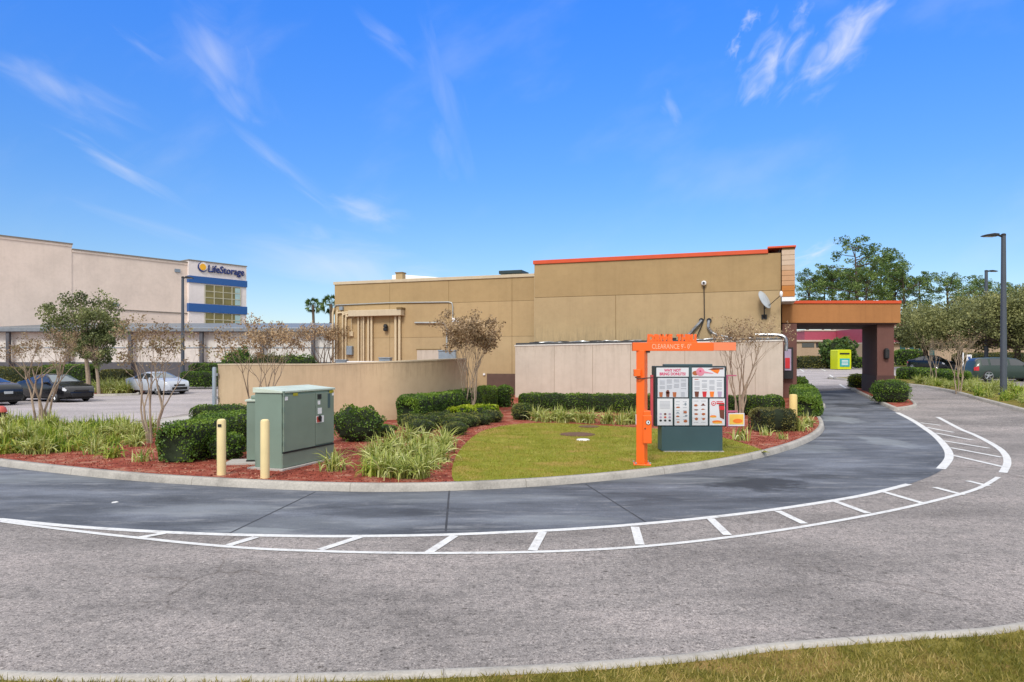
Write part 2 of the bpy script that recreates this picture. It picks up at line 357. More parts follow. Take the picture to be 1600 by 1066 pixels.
# ------------------------------------------------------------------ object helpers
def tag(o, label=None, cat=None, group=None, kind=None):
    if label: o['label'] = label
    if cat: o['category'] = cat
    if group: o['group'] = group
    if kind: o['kind'] = kind
    return o
def empty(name, loc, rz=0, label=None, cat=None, group=None):
    o = bpy.data.objects.new(name, None); col.objects.link(o)
    o.empty_display_size = .2
    o.location = loc; o.rotation_euler = (0, 0, rz)
    return tag(o, label, cat, group)
def link_mesh(name, me, material, parent=None):
    o = bpy.data.objects.new(name, me); col.objects.link(o)
    mats = material if isinstance(material, (list, tuple)) else [material]
    for m in mats: me.materials.append(m)
    if parent: o.parent = parent
    return o
class MB:
    def __init__(s): s.v = []; s.f = []; s.mi = []; s.cur = 0
    def add(s, vs, fs):
        n = len(s.v); s.v += [tuple(v) for v in vs]
        for f in fs: s.f.append([n+i for i in f]); s.mi.append(s.cur)
        return s
    def box(s, x0, x1, y0, y1, z0, z1):
        if x0 > x1: x0, x1 = x1, x0
        if y0 > y1: y0, y1 = y1, y0
        if z0 > z1: z0, z1 = z1, z0
        return s.add([(x0,y0,z0),(x1,y0,z0),(x1,y1,z0),(x0,y1,z0),(x0,y0,z1),(x1,y0,z1),(x1,y1,z1),(x0,y1,z1)],
              [(0,3,2,1),(4,5,6,7),(0,1,5,4),(1,2,6,5),(2,3,7,6),(3,0,4,7)])
    def hexa(s, b, t):   # 4 bottom, 4 top points
        return s.add(list(b)+list(t), [(0,3,2,1),(4,5,6,7),(0,1,5,4),(1,2,6,5),(2,3,7,6),(3,0,4,7)])
    def prism_y(s, poly, y0, y1):   # poly in (x,z), counter-clockwise seen from -y
        n = len(poly)
        vs = [(x, y0, z) for x, z in poly]+[(x, y1, z) for x, z in poly]
        fs = [list(range(n)), list(range(2*n-1, n-1, -1))]
        fs += [(i, n+i, n+(i+1) % n, (i+1) % n) for i in range(n)]
        return s.add(vs, fs)
    def prism_z(s, poly, z0, z1):
        n = len(poly)
        vs = [(x, y, z0) for x, y in poly]+[(x, y, z1) for x, y in poly]
        fs = [list(range(n-1, -1, -1)), list(range(n, 2*n))]
        fs += [(i, (i+1) % n, n+(i+1) % n, n+i) for i in range(n)]
        return s.add(vs, fs)
    def tube(s, pts, rad, n=8, cap=True):
        pts = [Vector(p) for p in pts]
        if not isinstance(rad, (list, tuple)): rad = [rad]*len(pts)
        rings = []
        up = None
        for i, p in enumerate(pts):
            d = (pts[min(i+1, len(pts)-1)]-pts[max(i-1, 0)])
            if d.length < 1e-9: d = Vector((0, 0, 1))
            d.normalize()
            if up is None:
                up = Vector((0, 0, 1)) if abs(d.z) < .9 else Vector((1, 0, 0))
            a = d.cross(up)
            if a.length < 1e-6: a = d.cross(Vector((.3, 1, .2)))
            a.normalize(); b = a.cross(d).normalized(); up = b
            rings.append([p+(a*math.cos(2*math.pi*k/n)+b*math.sin(2*math.pi*k/n))*rad[i] for k in range(n)])
        vs = [v for r in rings for v in r]; fs = []
        for i in range(len(pts)-1):
            for k in range(n):
                fs.append((i*n+k, i*n+(k+1) % n, (i+1)*n+(k+1) % n, (i+1)*n+k))
        if cap:
            fs.append(list(range(n-1, -1, -1))); fs.append([(len(pts)-1)*n+k for k in range(n)])
        return s.add(vs, fs)
    def lathe(s, prof, n=20, c=(0, 0)):   # prof list of (r,z)
        vs = []; fs = []
        for r, z in prof:
            for k in range(n):
                a = 2*math.pi*k/n; vs.append((c[0]+r*math.cos(a), c[1]+r*math.sin(a), z))
        for i in range(len(prof)-1):
            for k in range(n): fs.append((i*n+k, i*n+(k+1) % n, (i+1)*n+(k+1) % n, (i+1)*n+k))
        fs.append(list(range(n-1, -1, -1))); fs.append([(len(prof)-1)*n+k for k in range(n)])
        return s.add(vs, fs)
    def xf(s, m, start=0):
        s.v[start:] = [tuple(m @ Vector(v)) for v in s.v[start:]]; return s
    def build(s, name, material, parent=None, bevel=0, smooth=False, segs=2):
        me = bpy.data.meshes.new(name); me.from_pydata(s.v, [], s.f); me.update()
        if bevel:
            bm = bmesh.new(); bm.from_mesh(me)
            es = [e for e in bm.edges if len(e.link_faces) == 2 and e.calc_face_angle(0) > R(30)]
            bmesh.ops.bevel(bm, geom=es, offset=bevel, segments=segs, profile=.5, affect='EDGES', clamp_overlap=True)
            bm.to_mesh(me); bm.free()
        elif len(set(s.mi)) > 1:
            me.polygons.foreach_set('material_index', s.mi)
        if smooth:
            me.polygons.foreach_set('use_smooth', [True]*len(me.polygons))
            try: me.set_sharp_from_angle(angle=R(40))
            except Exception: pass
        return link_mesh(name, me, material, parent)
def part_box(name, material, parent, x0, x1, y0, y1, z0, z1, bevel=0):
    return MB().box(x0, x1, y0, y1, z0, z1).build(name, material, parent, bevel)
def text_obj(name, body, size, ext, material, parent, matrix, align='CENTER', sx=1, bold=0):
    cu = bpy.data.curves.new(name, 'FONT'); cu.body = body; cu.size = size; cu.extrude = ext
    cu.align_x = align; cu.align_y = 'CENTER'; cu.resolution_u = 3; cu.offset = bold
    to = bpy.data.objects.new(name, cu); col.objects.link(to)
    dg = bpy.context.evaluated_depsgraph_get(); dg.update()
    me = bpy.data.meshes.new_from_object(to.evaluated_get(dg))
    bpy.data.objects.remove(to)
    me.transform(matrix @ Matrix.Diagonal((sx, 1, 1, 1)))
    me.name = name; me.materials.clear()
    return link_mesh(name, me, material, parent)
FACE = Matrix.Rotation(R(90), 4, 'X')   # text lying in xy -> upright facing -y

def clean_poly(pts, eps=.01):
    out = []
    for p in pts:
        p = Vector((p[0], p[1]))
        if not out or (p-out[-1]).length > eps: out.append(p)
    if (out[0]-out[-1]).length < eps: out.pop()
    return out
def sheet(name, pts, dz, material, kind='structure', parent=None, label=None, cat=None):
    bm = bmesh.new()
    vs = [bm.verts.new((p[0], p[1], 0)) for p in clean_poly(pts)]
    f = bm.faces.new(vs)
    bm.normal_update()
    if f.normal.z < 0: bmesh.ops.reverse_faces(bm, faces=[f])
    bmesh.ops.triangulate(bm, faces=bm.faces[:])
    n = Vector((.5, 1, 0)).normalized()
    for t in (28, 110):
        bmesh.ops.bisect_plane(bm, geom=bm.verts[:]+bm.edges[:]+bm.faces[:], plane_co=Vector((0, t, 0)), plane_no=n)
    for v in bm.verts: v.co.z = terr(v.co.x, v.co.y)+dz
    me = bpy.data.meshes.new(name); bm.to_mesh(me); bm.free()
    o = link_mesh(name, me, material, parent)
    return tag(o, label, cat, None, kind)
def inside(poly, x, y):
    c = False; n = len(poly)
    for i in range(n):
        a, b = poly[i], poly[i-1]
        if (a[1] > y) != (b[1] > y) and x < (b[0]-a[0])*(y-a[1])/(b[1]-a[1])+a[0]: c = not c
    return c
def offset_poly(pts, d):   # open polyline, offset to the left by d
    out = []
    for i, p in enumerate(pts):
        a = pts[max(i-1, 0)]; b = pts[min(i+1, len(pts)-1)]
        t = Vector((b[0]-a[0], b[1]-a[1])).normalized()
        out.append(Vector((p[0]-t.y*d, p[1]+t.x*d)))
    return out
def kerb(name, pts, side=1, w=.16, h=.13, closed=False):
    # pts: foot of the road face; side=+1: body to the left of the path
    pts = clean_poly(pts, .02)
    prof = [(0, -.05), (.025, h-.03), (.05, h-.005), (.07, h), (w, h), (w, -.05)]
    verts, faces, arcs = [], [], []
    n = len(pts); L = 0
    lines = [offset_poly(pts, side*o_) for o_, _ in prof]
    for i in range(n):
        if i: L += (pts[i]-pts[i-1]).length
        for j, (_, z) in enumerate(prof):
            q = lines[j][i]
            verts.append((q.x, q.y, terr(pts[i].x, pts[i].y)+z)); arcs.append(L)
    m = len(prof)
    for i in range(n-1):
        for j in range(m-1):
            q = (i*m+j, i*m+j+1, (i+1)*m+j+1, (i+1)*m+j)
            faces.append(q if side > 0 else q[::-1])
    faces.append(list(range(m))); faces.append([(n-1)*m+k for k in range(m)][::-1])
    me = bpy.data.meshes.new(name); me.from_pydata(verts, [], faces); me.update()
    a = me.attributes.new('arc', 'FLOAT', 'POINT'); a.data.foreach_set('value', arcs)
    me.polygons.foreach_set('use_smooth', [True]*len(me.polygons))
    o = link_mesh(name, me, M['kerb']); return tag(o, kind='structure')
def stripe(pts, w):
    a = offset_poly(pts, w/2); b = offset_poly(pts, -w/2)
    return a+b[::-1]

# ------------------------------------------------------------------ foliage helpers
def leaf_arrays(P, size, nrm=None, asp=.45, upb=.3, r=None):
    r = r or rng
    n = len(P)
    a = r.normal(size=(n, 3)); a[:, 2] += upb
    if nrm is not None: a = a*.75 + nrm*.8
    a /= np.linalg.norm(a, axis=1)[:, None]+1e-9
    b = np.cross(a, r.normal(size=(n, 3))); b /= np.linalg.norm(b, axis=1)[:, None]+1e-9
    s = size*(r.uniform(.6, 1.35, n))[:, None]
    V = np.empty((n, 4, 3))
    V[:, 0] = P - a*s*.5; V[:, 1] = P + b*s*asp; V[:, 2] = P + a*s*.5; V[:, 3] = P - b*s*asp
    return V.reshape(-1, 3)
def quad_mesh(name, V, var, material, core=None, parent=None, core_mat=None):
    nq = len(V)//4
    if core is not None:
        cv, cf = core; cv = np.array([tuple(v) for v in cv], dtype=float)
        allv = np.vstack([V, cv]); faces = None
        loops = np.concatenate([np.arange(nq*4)]+[np.array(f)+nq*4 for f in cf])
        tot = np.concatenate([np.full(nq, 4), np.array([len(f) for f in cf])])
    else:
        allv = V; loops = np.arange(nq*4); tot = np.full(nq, 4)
    me = bpy.data.meshes.new(name)
    me.vertices.add(len(allv)); me.vertices.foreach_set('co', allv.astype(np.float32).ravel())
    me.loops.add(len(loops)); me.loops.foreach_set('vertex_index', loops.astype(np.int32))
    me.polygons.add(len(tot))
    start = np.concatenate([[0], np.cumsum(tot)[:-1]])
    me.polygons.foreach_set('loop_start', start.astype(np.int32))
    me.polygons.foreach_set('loop_total', tot.astype(np.int32))
    if core is not None:
        mi = np.zeros(len(tot), dtype=np.int32); mi[nq:] = 1
        me.polygons.foreach_set('material_index', mi)
    me.update(calc_edges=True); me.validate()
    at = me.attributes.new('var', 'FLOAT', 'FACE')
    vv = np.zeros(len(me.polygons)); vv[:nq] = var[:nq]; at.data.foreach_set('value', vv.astype(np.float32))
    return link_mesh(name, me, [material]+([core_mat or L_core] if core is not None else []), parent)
def clump_var(P, sc=1.5, seed=0, jit=.14):
    # big light and dark patches of leaf colour plus leaf to leaf variety
    v = np.array([mnoise.noise(Vector((p[0]*sc+seed, p[1]*sc, p[2]*sc))) for p in P])*.55+.5
    return np.clip(v+rng.normal(size=len(P))*jit, 0, 1)

def hedge(name, path, w, h, leafmat, label, cat='hedge', group=None, dens=620, leaf=.044, rnd=.3, seed=1, dz=.1, topb=.25):
    path = [Vector((p[0], p[1])) for p in path]
    segs = [(path[i+1]-path[i]).length for i in range(len(path)-1)]
    L = sum(segs)
    o3 = Vector((path[0].x, path[0].y, terr(*path[0])+dz))
    def at(s):
        s = min(max(s, 0), L)
        for i, q in enumerate(segs):
            if s <= q or i == len(segs)-1:
                t = (path[i+1]-path[i]).normalized(); return path[i]+t*min(s, q), t
            s -= q
    def surf(s, th, k=1.0):
        # superellipse section; ends taper in
        ends = min(s, L-s)+.001
        e = min(1, ends/(w*.45))
        sc = (1-(1-e)**2.6)**(1/2.6) if e < 1 else 1
        p, t = at(s); nrm = Vector((-t.y, t.x))
        n_ = 6.5
        ct, st_ = math.cos(th), math.sin(th)
        rr = (abs(ct)**n_+abs(st_)**n_)**(-1/n_)
        cx = ct*rr*w/2*max(sc, .05); cz = st_*rr
        q = p+nrm*cx
        z = h*(.5+.5*cz)*(.6+.4*sc)
        no = mnoise.noise(Vector((q.x*1.7+seed, q.y*1.7, z*1.7)))*.07+mnoise.noise(Vector((q.x*5+seed, q.y*5, z*5)))*.05
        out = Vector((nrm.x*ct, nrm.y*ct, st_))
        b = Vector((q.x, q.y, terr(q.x, q.y)+dz+z))+out*no*(rnd/.3)
        if k != 1: b = Vector((p.x, p.y, terr(p.x, p.y)+dz+h*.45)).lerp(b, k)
        return b-o3, out
    area = L*(2*h+w)+w*h
    N = int(area*dens)
    P = np.empty((N, 3)); Nn = np.empty((N, 3))
    for i in range(N):
        r_ = random.random()
        if r_ < .14: s = random.choice([random.uniform(0, w*.2), L-random.uniform(0, w*.2)])
        else: s = random.uniform(0, L)
        th = random.uniform(-.85, math.pi+.85)
        k = 1-abs(random.gauss(0, .06))
        b, out = surf(s, th, k)
        P[i] = b; Nn[i] = out
    var = clump_var(P, 1.6, seed)
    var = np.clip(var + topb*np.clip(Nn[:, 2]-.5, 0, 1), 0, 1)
    V = leaf_arrays(P, leaf, Nn, .38, .2)
    ns = max(6, int(L/.25)); nt = 14
    cv = []; cf = []
    for i in range(ns+1):
        for j in range(nt):
            b, _ = surf(w*.16+(L-w*.32)*i/ns, 2*math.pi*j/nt, .88); cv.append(b)
    for i in range(ns):
        for j in range(nt): cf.append((i*nt+j, i*nt+(j+1) % nt, (i+1)*nt+(j+1) % nt, (i+1)*nt+j))
    cf.append(list(range(nt))); cf.append([ns*nt+k for k in range(nt)][::-1])
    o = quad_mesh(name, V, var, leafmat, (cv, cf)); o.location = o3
    return tag(o, label, cat, group)
def shrub(name, loc, rx, ry, rz, leafmat, label, cat='shrub', group=None, dens=500, leaf=.05, sq=2.6, seed=1, rough=.12, parent=None):
    a = 4*math.pi*((rx*ry+rx*rz+ry*rz)/3)
    N = int(a*dens)
    d = rng.normal(size=(N, 3)); d /= np.linalg.norm(d, axis=1)[:, None]
    d[:, 2] = np.abs(d[:, 2])*np.where(rng.random(N) < .25, -1, 1)
    def shape(d, k=1.0):
        rr = (np.abs(d)**sq).sum(1)**(-1/sq)
        q = d*rr[:, None]
        no = np.array([mnoise.noise(Vector((x[0]*2.2+seed*3, x[1]*2.2, x[2]*2.2)))*rough*1.6 + mnoise.noise(Vector((x[0]*6, x[1]*6+seed, x[2]*6)))*rough*.7 for x in d])
        q = q*(1+no)[:, None]*k
        return q*np.array([rx, ry, rz])+np.array([0, 0, rz*.92])
    P = shape(d); P = (P-[0, 0, rz])*(1-np.abs(rng.normal(size=N))*.06)[:, None]+[0, 0, rz]
    keep = P[:, 2] > .02; P = P[keep]; dd = d[keep]
    V = leaf_arrays(P, leaf, dd, .38, .2)
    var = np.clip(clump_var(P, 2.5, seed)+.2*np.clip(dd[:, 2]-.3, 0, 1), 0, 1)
    cd = []; cf = []; nu, nv = 14, 9
    for i in range(nv+1):
        ph = -math.pi/2+math.pi*i/nv
        for j in range(nu): th = 2*math.pi*j/nu; cd.append((math.cos(ph)*math.cos(th), math.cos(ph)*math.sin(th), math.sin(ph)))
    cv = shape(np.array(cd), .9)
    for i in range(nv):
        for j in range(nu): cf.append((i*nu+j, i*nu+(j+1) % nu, (i+1)*nu+(j+1) % nu, (i+1)*nu+j))
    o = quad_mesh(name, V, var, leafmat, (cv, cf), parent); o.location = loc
    return tag(o, label, cat, group)

def blades(n, length, spread, width, lean=1.0, seed=0, droop=1.0):
    r = np.random.default_rng(seed)
    V = []; var = []
    for i in range(n):
        az = r.uniform(0, 2*math.pi); tilt = abs(r.normal(.55, .3))*lean; L = length*r.uniform(.6, 1.15)
        base = np.array([r.normal(0, spread), r.normal(0, spread), 0])
        dirh = np.array([math.cos(az), math.sin(az), 0]); side = np.array([-math.sin(az), math.cos(az), 0])
        side = side*math.cos(.5)+np.array([0, 0, 1])*math.sin(.5)*r.choice([-1, 1])
        p = base; ang = math.pi/2-tilt*.35; seg = 4; prev = None
        wv = width*r.uniform(.7, 1.2); c = r.beta(1.4, 1.6)
        for k in range(seg+1):
            t = k/seg; ww = wv*(1-t**2.2)+.001
            a_, b_ = p+side*ww, p-side*ww
            if prev is not None: V += [prev[0], prev[1], b_, a_]; var.append(min(1, max(0, c+r.normal(0, .06))))
            prev = (a_, b_)
            p = p+(dirh*math.cos(ang)+np.array([0, 0, 1])*math.sin(ang))*L/seg
            ang -= tilt*.55*droop
    return np.array(V), np.array(var)

def branch_tree(seed, height, nstem, spread, depth, r0, fork=.42, tw=.5, flare=.3, base_r=.12, clear=.35):
    """multi-stem tree: returns MB of wood and tip points"""
    rr = random.Random(seed); mb = MB(); tips = []
    def grow(p, d, L, rad, lev):
        pts = [p]; rads = [rad]; q = p.copy(); dd = d.copy()
        n = 3
        for k in range(n):
            dd = (dd+Vector((rr.gauss(0, .1), rr.gauss(0, .1), .06+rr.gauss(0, .05)))).normalized()
            q = q+dd*L/n; pts.append(q.copy()); rads.append(rad*(1-.38*(k+1)/n))
            if lev <= 1 and lev >= 0 and k: tips.append((q.copy(), dd.copy(), lev))
        mb.tube(pts, rads, 6 if lev > depth-2 else (4 if lev > 1 else 3), cap=False)
        if lev == 0: tips.append((q.copy(), dd.copy(), 0)); return
        nb = rr.choice([2, 2, 3]) if lev > 1 else 3
        for i in range(nb):
            az = rr.uniform(0, 6.283); a = fork*rr.uniform(.5, 1.25)
            ax = dd.cross(Vector((math.cos(az), math.sin(az), .2))).normalized()
            nd = Matrix.Rotation(a, 3, ax) @ dd
            grow(q, nd.normalized(), L*rr.uniform(.62, .86), rads[-1]*.78, lev-1)
    tot = sum(.74**k for k in range(depth+1))
    for i in range(nstem):
        az = 6.283*i/nstem+rr.uniform(-.4, .4)
        b = Vector((math.cos(az)*base_r, math.sin(az)*base_r, 0))
        d = Vector((math.cos(az)*flare, math.sin(az)*flare, 1)).normalized()
        L0 = height*clear
        pts = [b-Vector((0, 0, .1)), b+d*L0*.33, b+d*L0*.66+Vector((rr.gauss(0, .04), rr.gauss(0, .04), 0)), b+d*L0+Vector((rr.gauss(0, .05), rr.gauss(0, .05), 0))]
        rad = r0*rr.uniform(.75, 1.1)
        mb.tube(pts, [rad*1.15, rad, rad*.9, rad*.82], 7, cap=False)
        Lr = height*(1-clear)/tot
        for k in range(2):
            a = rr.uniform(0, 6.283)
            nd = (d+Vector((math.cos(a), math.sin(a), 0))*spread*rr.uniform(.5, 1)).normalized()
            grow(pts[-1], nd, Lr*rr.uniform(.95, 1.25), rad*.68, depth)
    return mb, tips
def small_tree(name, loc, seed, height, nstem, spread, depth, r0, leafmat, nleaf, lsize, label, cat='tree', group=None, barkm=None, asp=.4, keep=1.0, **kw):
    root = empty(name, loc, 0, label, cat, group)
    mb, tips = branch_tree(seed, height, nstem, spread, depth, r0, **kw)
    # fit to requested height
    zmax = max(v[2] for v in mb.v); k = height/zmax
    mb.v = [(v[0]*k, v[1]*k, v[2]*k) for v in mb.v]
    mb.build('trunk', barkm or M['bark'], root)
    r = random.Random(seed+5); P = []
    for (q, d, lev) in tips:
        if r.random() > keep: continue
        for i in range(nleaf):
            P.append(tuple(q*k+Vector((r.gauss(0, lsize*.9), r.gauss(0, lsize*.9), r.gauss(0, lsize*.9)))))
    P = np.array(P)
    V = leaf_arrays(P, lsize, None, asp, .6)
    quad_mesh('crown', V, clump_var(P, 2, seed), leafmat, None, root)
    return root
def big_tree(name, loc, height, rad, trunk_h, trunk_r, leafmat, label, seed, nclump=40, nleaf=220, lsize=.14, squash=.7, clr=.5, group=None, barkm=None, lean=0, cat='tree', low=.25):
    r = np.random.default_rng(seed); rr = random.Random(seed)
    root = empty(name, loc, 0, label, cat, group)
    mb = MB()
    top = Vector((lean, 0, trunk_h))
    mb.tube([Vector((0, 0, -.2)), Vector((lean*.3, 0, trunk_h*.4)), top], [trunk_r*1.2, trunk_r, trunk_r*.8], 9, cap=False)
    ch = height-trunk_h*.75; cz = height-ch/2
    P = []
    for i in range(nclump):
        d = Vector((rr.gauss(0, 1), rr.gauss(0, 1), rr.gauss(0, 1))).normalized()
        k = rr.uniform(.45, 1.0)
        c = Vector((lean+d.x*rad*k, d.y*rad*k, cz+d.z*ch/2*k))
        if c.z < trunk_h*low+.5: c.z = trunk_h*low+.5+rr.random()*.5
        mid = top.lerp(c, .5)+Vector((0, 0, -.08*rad))
        mb.tube([top-Vector((0, 0, rr.uniform(0, trunk_h*.3))), mid, c], [trunk_r*.45, trunk_r*.22, trunk_r*.07], 5, cap=False)
        cr = rad*clr*rr.uniform(.5, 1.0)*.55
        q = r.normal(size=(nleaf, 3)); q /= np.linalg.norm(q, axis=1)[:, None]
        q *= (r.uniform(.25, 1.0, nleaf)**.6)[:, None]*cr*r.uniform(.8, 1.2, nleaf)[:, None]; q[:, 2] *= squash
        P.append(q+np.array(c))
    P = np.vstack(P)
    mb.build('trunk', barkm or M['barkd'], root)
    quad_mesh('crown', leaf_arrays(P, lsize, None, .42, .2), clump_var(P, .9, seed), leafmat, None, root)
    return root

# ------------------------------------------------------------------ ground, road, kerbs
big = 2500
sheet('ground', [(-big, -60), (big, -60), (big, big), (-big, big)], -.012, M['far'])
outer_px = [(0, 1040), (260, 1045), (520, 1044), (800, 1034), (950, 1025), (1100, 1012), (1200, 999), (1400, 984), (1600, 965)]
outer_near = [Vector((-30, 9.5)), Vector((-16, 6.6)), Vector((-8, 5.1))]+[Vector((p.x, p.y)) for p in [G(a, b, .13) for a, b in outer_px]]
right_px = [(1600, 645), (1537, 628), (1487, 614), (1442, 605.5), (1415, 602.5)]
outer_far = [Vector((6.8, 6.6)), Vector((10.5, 9.3)), Vector((14.0, 13.6)), Vector((17.0, 19.5))]+[Vector((p.x, p.y)) for p in [G(a, b, 0) for a, b in right_px]]
outer_far += [Vector((24.6, 47.5)), Vector((24.2, 51.5))]
outer = [Vector((p.x, p.y)) for p in crom([Vector((a.x, a.y, 0)) for a in outer_near+outer_far], 6)]
lot_bound = [Vector((-70, 12)), Vector((-30, 9.5))]
asph = [(-75, 12), (-75, 76)]+[(80, 76), (80, 30), (45, 26), (30, 8), (24, -8), (-75, -8)]
sheet('road', asph, 0.0, M['asphalt'])
sheet('parking_lot', [(-74, 23), (-13.2, 23), (-13.2, 48), (14, 60), (17, 47), (18, 40.5), (24.2, 43.5), (24, 53), (40, 56), (79, 56), (79, 75.5), (-74, 75.5)], .004, M['farlot'])
# right hand drive aisle beside the canopy island, smoother and paler
# verge (near grass) and planted bed at the right share the outer kerb
kerb('verge_kerb', outer, side=-1, w=.17)
vin = offset_poly(outer, -.165)
bed_out = [Vector(p) for p in ((30.0, 53.5), (31.5, 49), (30.5, 44), (29.2, 39), (28.6, 33), (30, 25), (34, 12), (34, -8), (-30, -8), (-36, 8))]
sheet('grass_verge', vin+bed_out, .118, M['verge'])
kerb('bed_kerb', [bed_out[5], bed_out[4], bed_out[3], bed_out[2], bed_out[1], bed_out[0], Vector((24.0, 52.0))], side=1)
kp = [(0, 729), (100, 741), (200, 751), (300, 758), (400, 763.5), (500, 767.5), (600, 769), (700, 767.5), (800, 763), (900, 756), (1000, 746), (1100, 733), (1180, 718), (1240, 701), (1275, 685), (1288, 671), (1285, 658), (1274, 646)]
isl = [Vector((-21.5, 24.5)), Vector((-19.5, 20.5)), Vector((-15.5, 16.6))]+[Vector((p.x, p.y)) for p in [G(a, b) for a, b in kp]]
isl += [Vector((13.6, 29.6)), Vector((14.0, 32.5)), Vector((15.4, 37)), Vector((17.0, 41.5)), Vector((18.2, 46.0))]
isl = [Vector((p.x, p.y)) for p in crom([Vector((a.x, a.y, 0)) for a in isl], 6)]
kerb('island_kerb', isl, side=1)
iin = offset_poly(isl, .155)
back = [Vector((17.5, 50)), Vector((4, 54)), Vector((-12.6, 47)), Vector((-12.8, 31.5)), Vector((-11.9, 25.5)), Vector((-12.9, 22.3)), Vector((-17.2, 22.9))]
sheet('mulch_bed', iin+back, .112, M['mulch'])
kerb('lot_kerb', [Vector((-12.6, 47)), Vector((-12.8, 31.5)), Vector((-12.1, 25.5)), Vector((-12.9, 22.3)), Vector((-17.2, 22.9)), Vector((-21.5, 24.5))], side=1, w=.16)
sheet('concrete_apron', [G(184, 669, .12), G(192, 662, .12), G(296, 649, .12), G(340, 635, .12), G(368, 646, .12), G(330, 660, .12), G(262, 668, .12)], .117, M['concrete'])
# dark drive-through lane
inner_px = [(0, 812), (100, 822), (200, 829), (300, 834), (400, 837), (500, 838.5), (600, 838), (700, 836), (800, 832), (900, 827), (1000, 819.5), (1100, 810), (1200, 798), (1300, 783), (1360, 772), (1420, 757), (1470, 736), (1483, 716), (1477, 698), (1456, 677), (1429, 659), (1402, 645)]
inner = [Vector((-18, 11.5)), Vector((-13, 10.3))]+[Vector((p.x, p.y)) for p in [G(a, b) for a, b in inner_px]]
innerc = [Vector((p.x, p.y)) for p in crom([Vector((a.x, a.y, 0)) for a in inner], 5)]
ilane = [p for p in isl]
k0 = min(range(len(ilane)), key=lambda i: (ilane[i]-Vector((-15.5, 16.6))).length)
k1 = min(range(len(ilane)), key=lambda i: (ilane[i]-Vector((15.4, 37))).length)
lane_poly = innerc+[Vector((p.x, p.y)) for p in (G(1383, 636), G(1352, 621), G(1328, 608))]+ilane[k0:k1+1][::-1]+[Vector((-17, 15))]
sheet('drive_through_lane', lane_poly, .003, M['lane'])
# markings
def line_px(pix, w, nm='lane_marking', smooth=True):
    pts = GC(pix) if smooth else [Vector((G(a, b).x, G(a, b).y)) for a, b in pix]
    return stripe(pts, w)
marks = []
W0 = .1
def seg(poly, dz=.011): marks.append((poly, {.011: .0055, .015: .0068, .019: .008}[dz]))
in1 = [Vector((-13, 10.3))]+GC(inner_px[:16]); seg(stripe(in1, .12))
seg(line_px([(1470, 733), (1483, 715), (1477, 698), (1456, 677), (1429, 659), (1402, 645)], .17))
seg(line_px([(0, 815), (60, 823), (150, 834), (215, 841), (300, 850), (400, 858), (500, 862), (600, 864.5), (700, 865), (800, 864), (900, 861), (1000, 855), (1100, 845), (1200, 832), (1300, 816), (1400, 797), (1480, 778), (1530, 763), (1560, 746)], .085), .015)
seg(line_px([(1567, 739), (1574, 724), (1570, 710), (1555, 697), (1523, 680), (1499, 670), (1465, 652)], .14), .015)
ties = [((257, 834), (217, 841)), ((400, 840), (357, 853)), ((562, 840), (500, 860)), ((710, 838), (670, 864)), ((848, 832), (832, 861)), ((992, 824), (1000, 852)), ((1110, 811), (1137, 837)), ((1215, 799), (1257, 819)), ((1305, 784), (1357, 803)), ((1380, 769), (1445, 788)), ((1460, 762), (1505, 774)), ((1512, 752), (1545, 760)), ((1485, 711), (1567, 730)), ((1485, 700), (1565, 715)), ((1473, 689), (1546, 701)), ((1462, 677), (1519, 688)), ((1448, 668), (1490, 676)), ((1438, 661), (1470, 665))]
for i, (a, b) in enumerate(ties):
    seg([Vector((p.x, p.y)) for p in stripe([G(*a), G(*b)], .11 if i < 12 else .12)], .019)
bm = bmesh.new()
me0 = None
mv, mf = [], []
for poly, dz in marks:
    o = sheet('tmp', poly, dz, M['paint'])
    n0 = len(mv); mv += [tuple(v.co) for v in o.data.vertices]; mf += [[n0+i for i in p.vertices] for p in o.data.polygons]
    bpy.data.objects.remove(o)
bm.free()
me = bpy.data.meshes.new('road_marking'); me.from_pydata(mv, [], mf); me.update()
tag(link_mesh('road_marking', me, M['paint']), kind='structure')
# buffer strip between the two white lines, a little darker and browner
seams = MB()
for a, b in (((493, 769), (358, 834)), ((702, 767), (696, 836)), ((915, 757), (1010, 817))):
    p, q = G(*a), G(*b); d = (q-p).normalized(); nn = Vector((-d.y, d.x, 0))*.015
    seams.add([p+nn+Vector((0, 0, .0045)), q+nn+Vector((0, 0, .0045)), q-nn+Vector((0, 0, .0045)), p-nn+Vector((0, 0, .0045))], [(0, 1, 2, 3)])
tag(seams.build('lane_joint', M['seam']), kind='structure')
patch = sheet('white_blot', [G(175, 785), G(182, 783.6), G(186, 785), G(180, 786.6), G(174, 786.9)], .0055, M['paint'])
# pale stalls lines far lot
fl = MB()
for a, b in (((1312, 601), (1322, 607)), ((1296, 586), (1302, 590)), ((1281, 576), (1290, 580)), ((1250, 577), (1256, 581))):
    p, q = G(*a), G(*b); nn = Vector((.08, 0, .012)); n2 = Vector((-.08, 0, .012))
    fl.add([p+nn, q+nn, q+n2, p+n2], [(0, 1, 2, 3)])
tag(fl.build('parking_marking', M['paint']), kind='structure')
# lawn
lawn_px = [(709, 752), (706, 738), (712, 715), (728, 693), (755, 674), (800, 664), (860, 661.5), (930, 665), (1000, 669), (1060, 673), (1110, 680), (1160, 693), (1203, 708)]
lawn_edge = GC(lawn_px, .112)
ka = min(range(len(iin)), key=lambda i: (iin[i]-lawn_edge[0]).length)
kb = min(range(len(iin)), key=lambda i: (iin[i]-lawn_edge[-1]).length)
lawn_poly = lawn_edge+iin[ka:kb+1][::-1]
sheet('lawn', lawn_poly, .122, M['grass'])

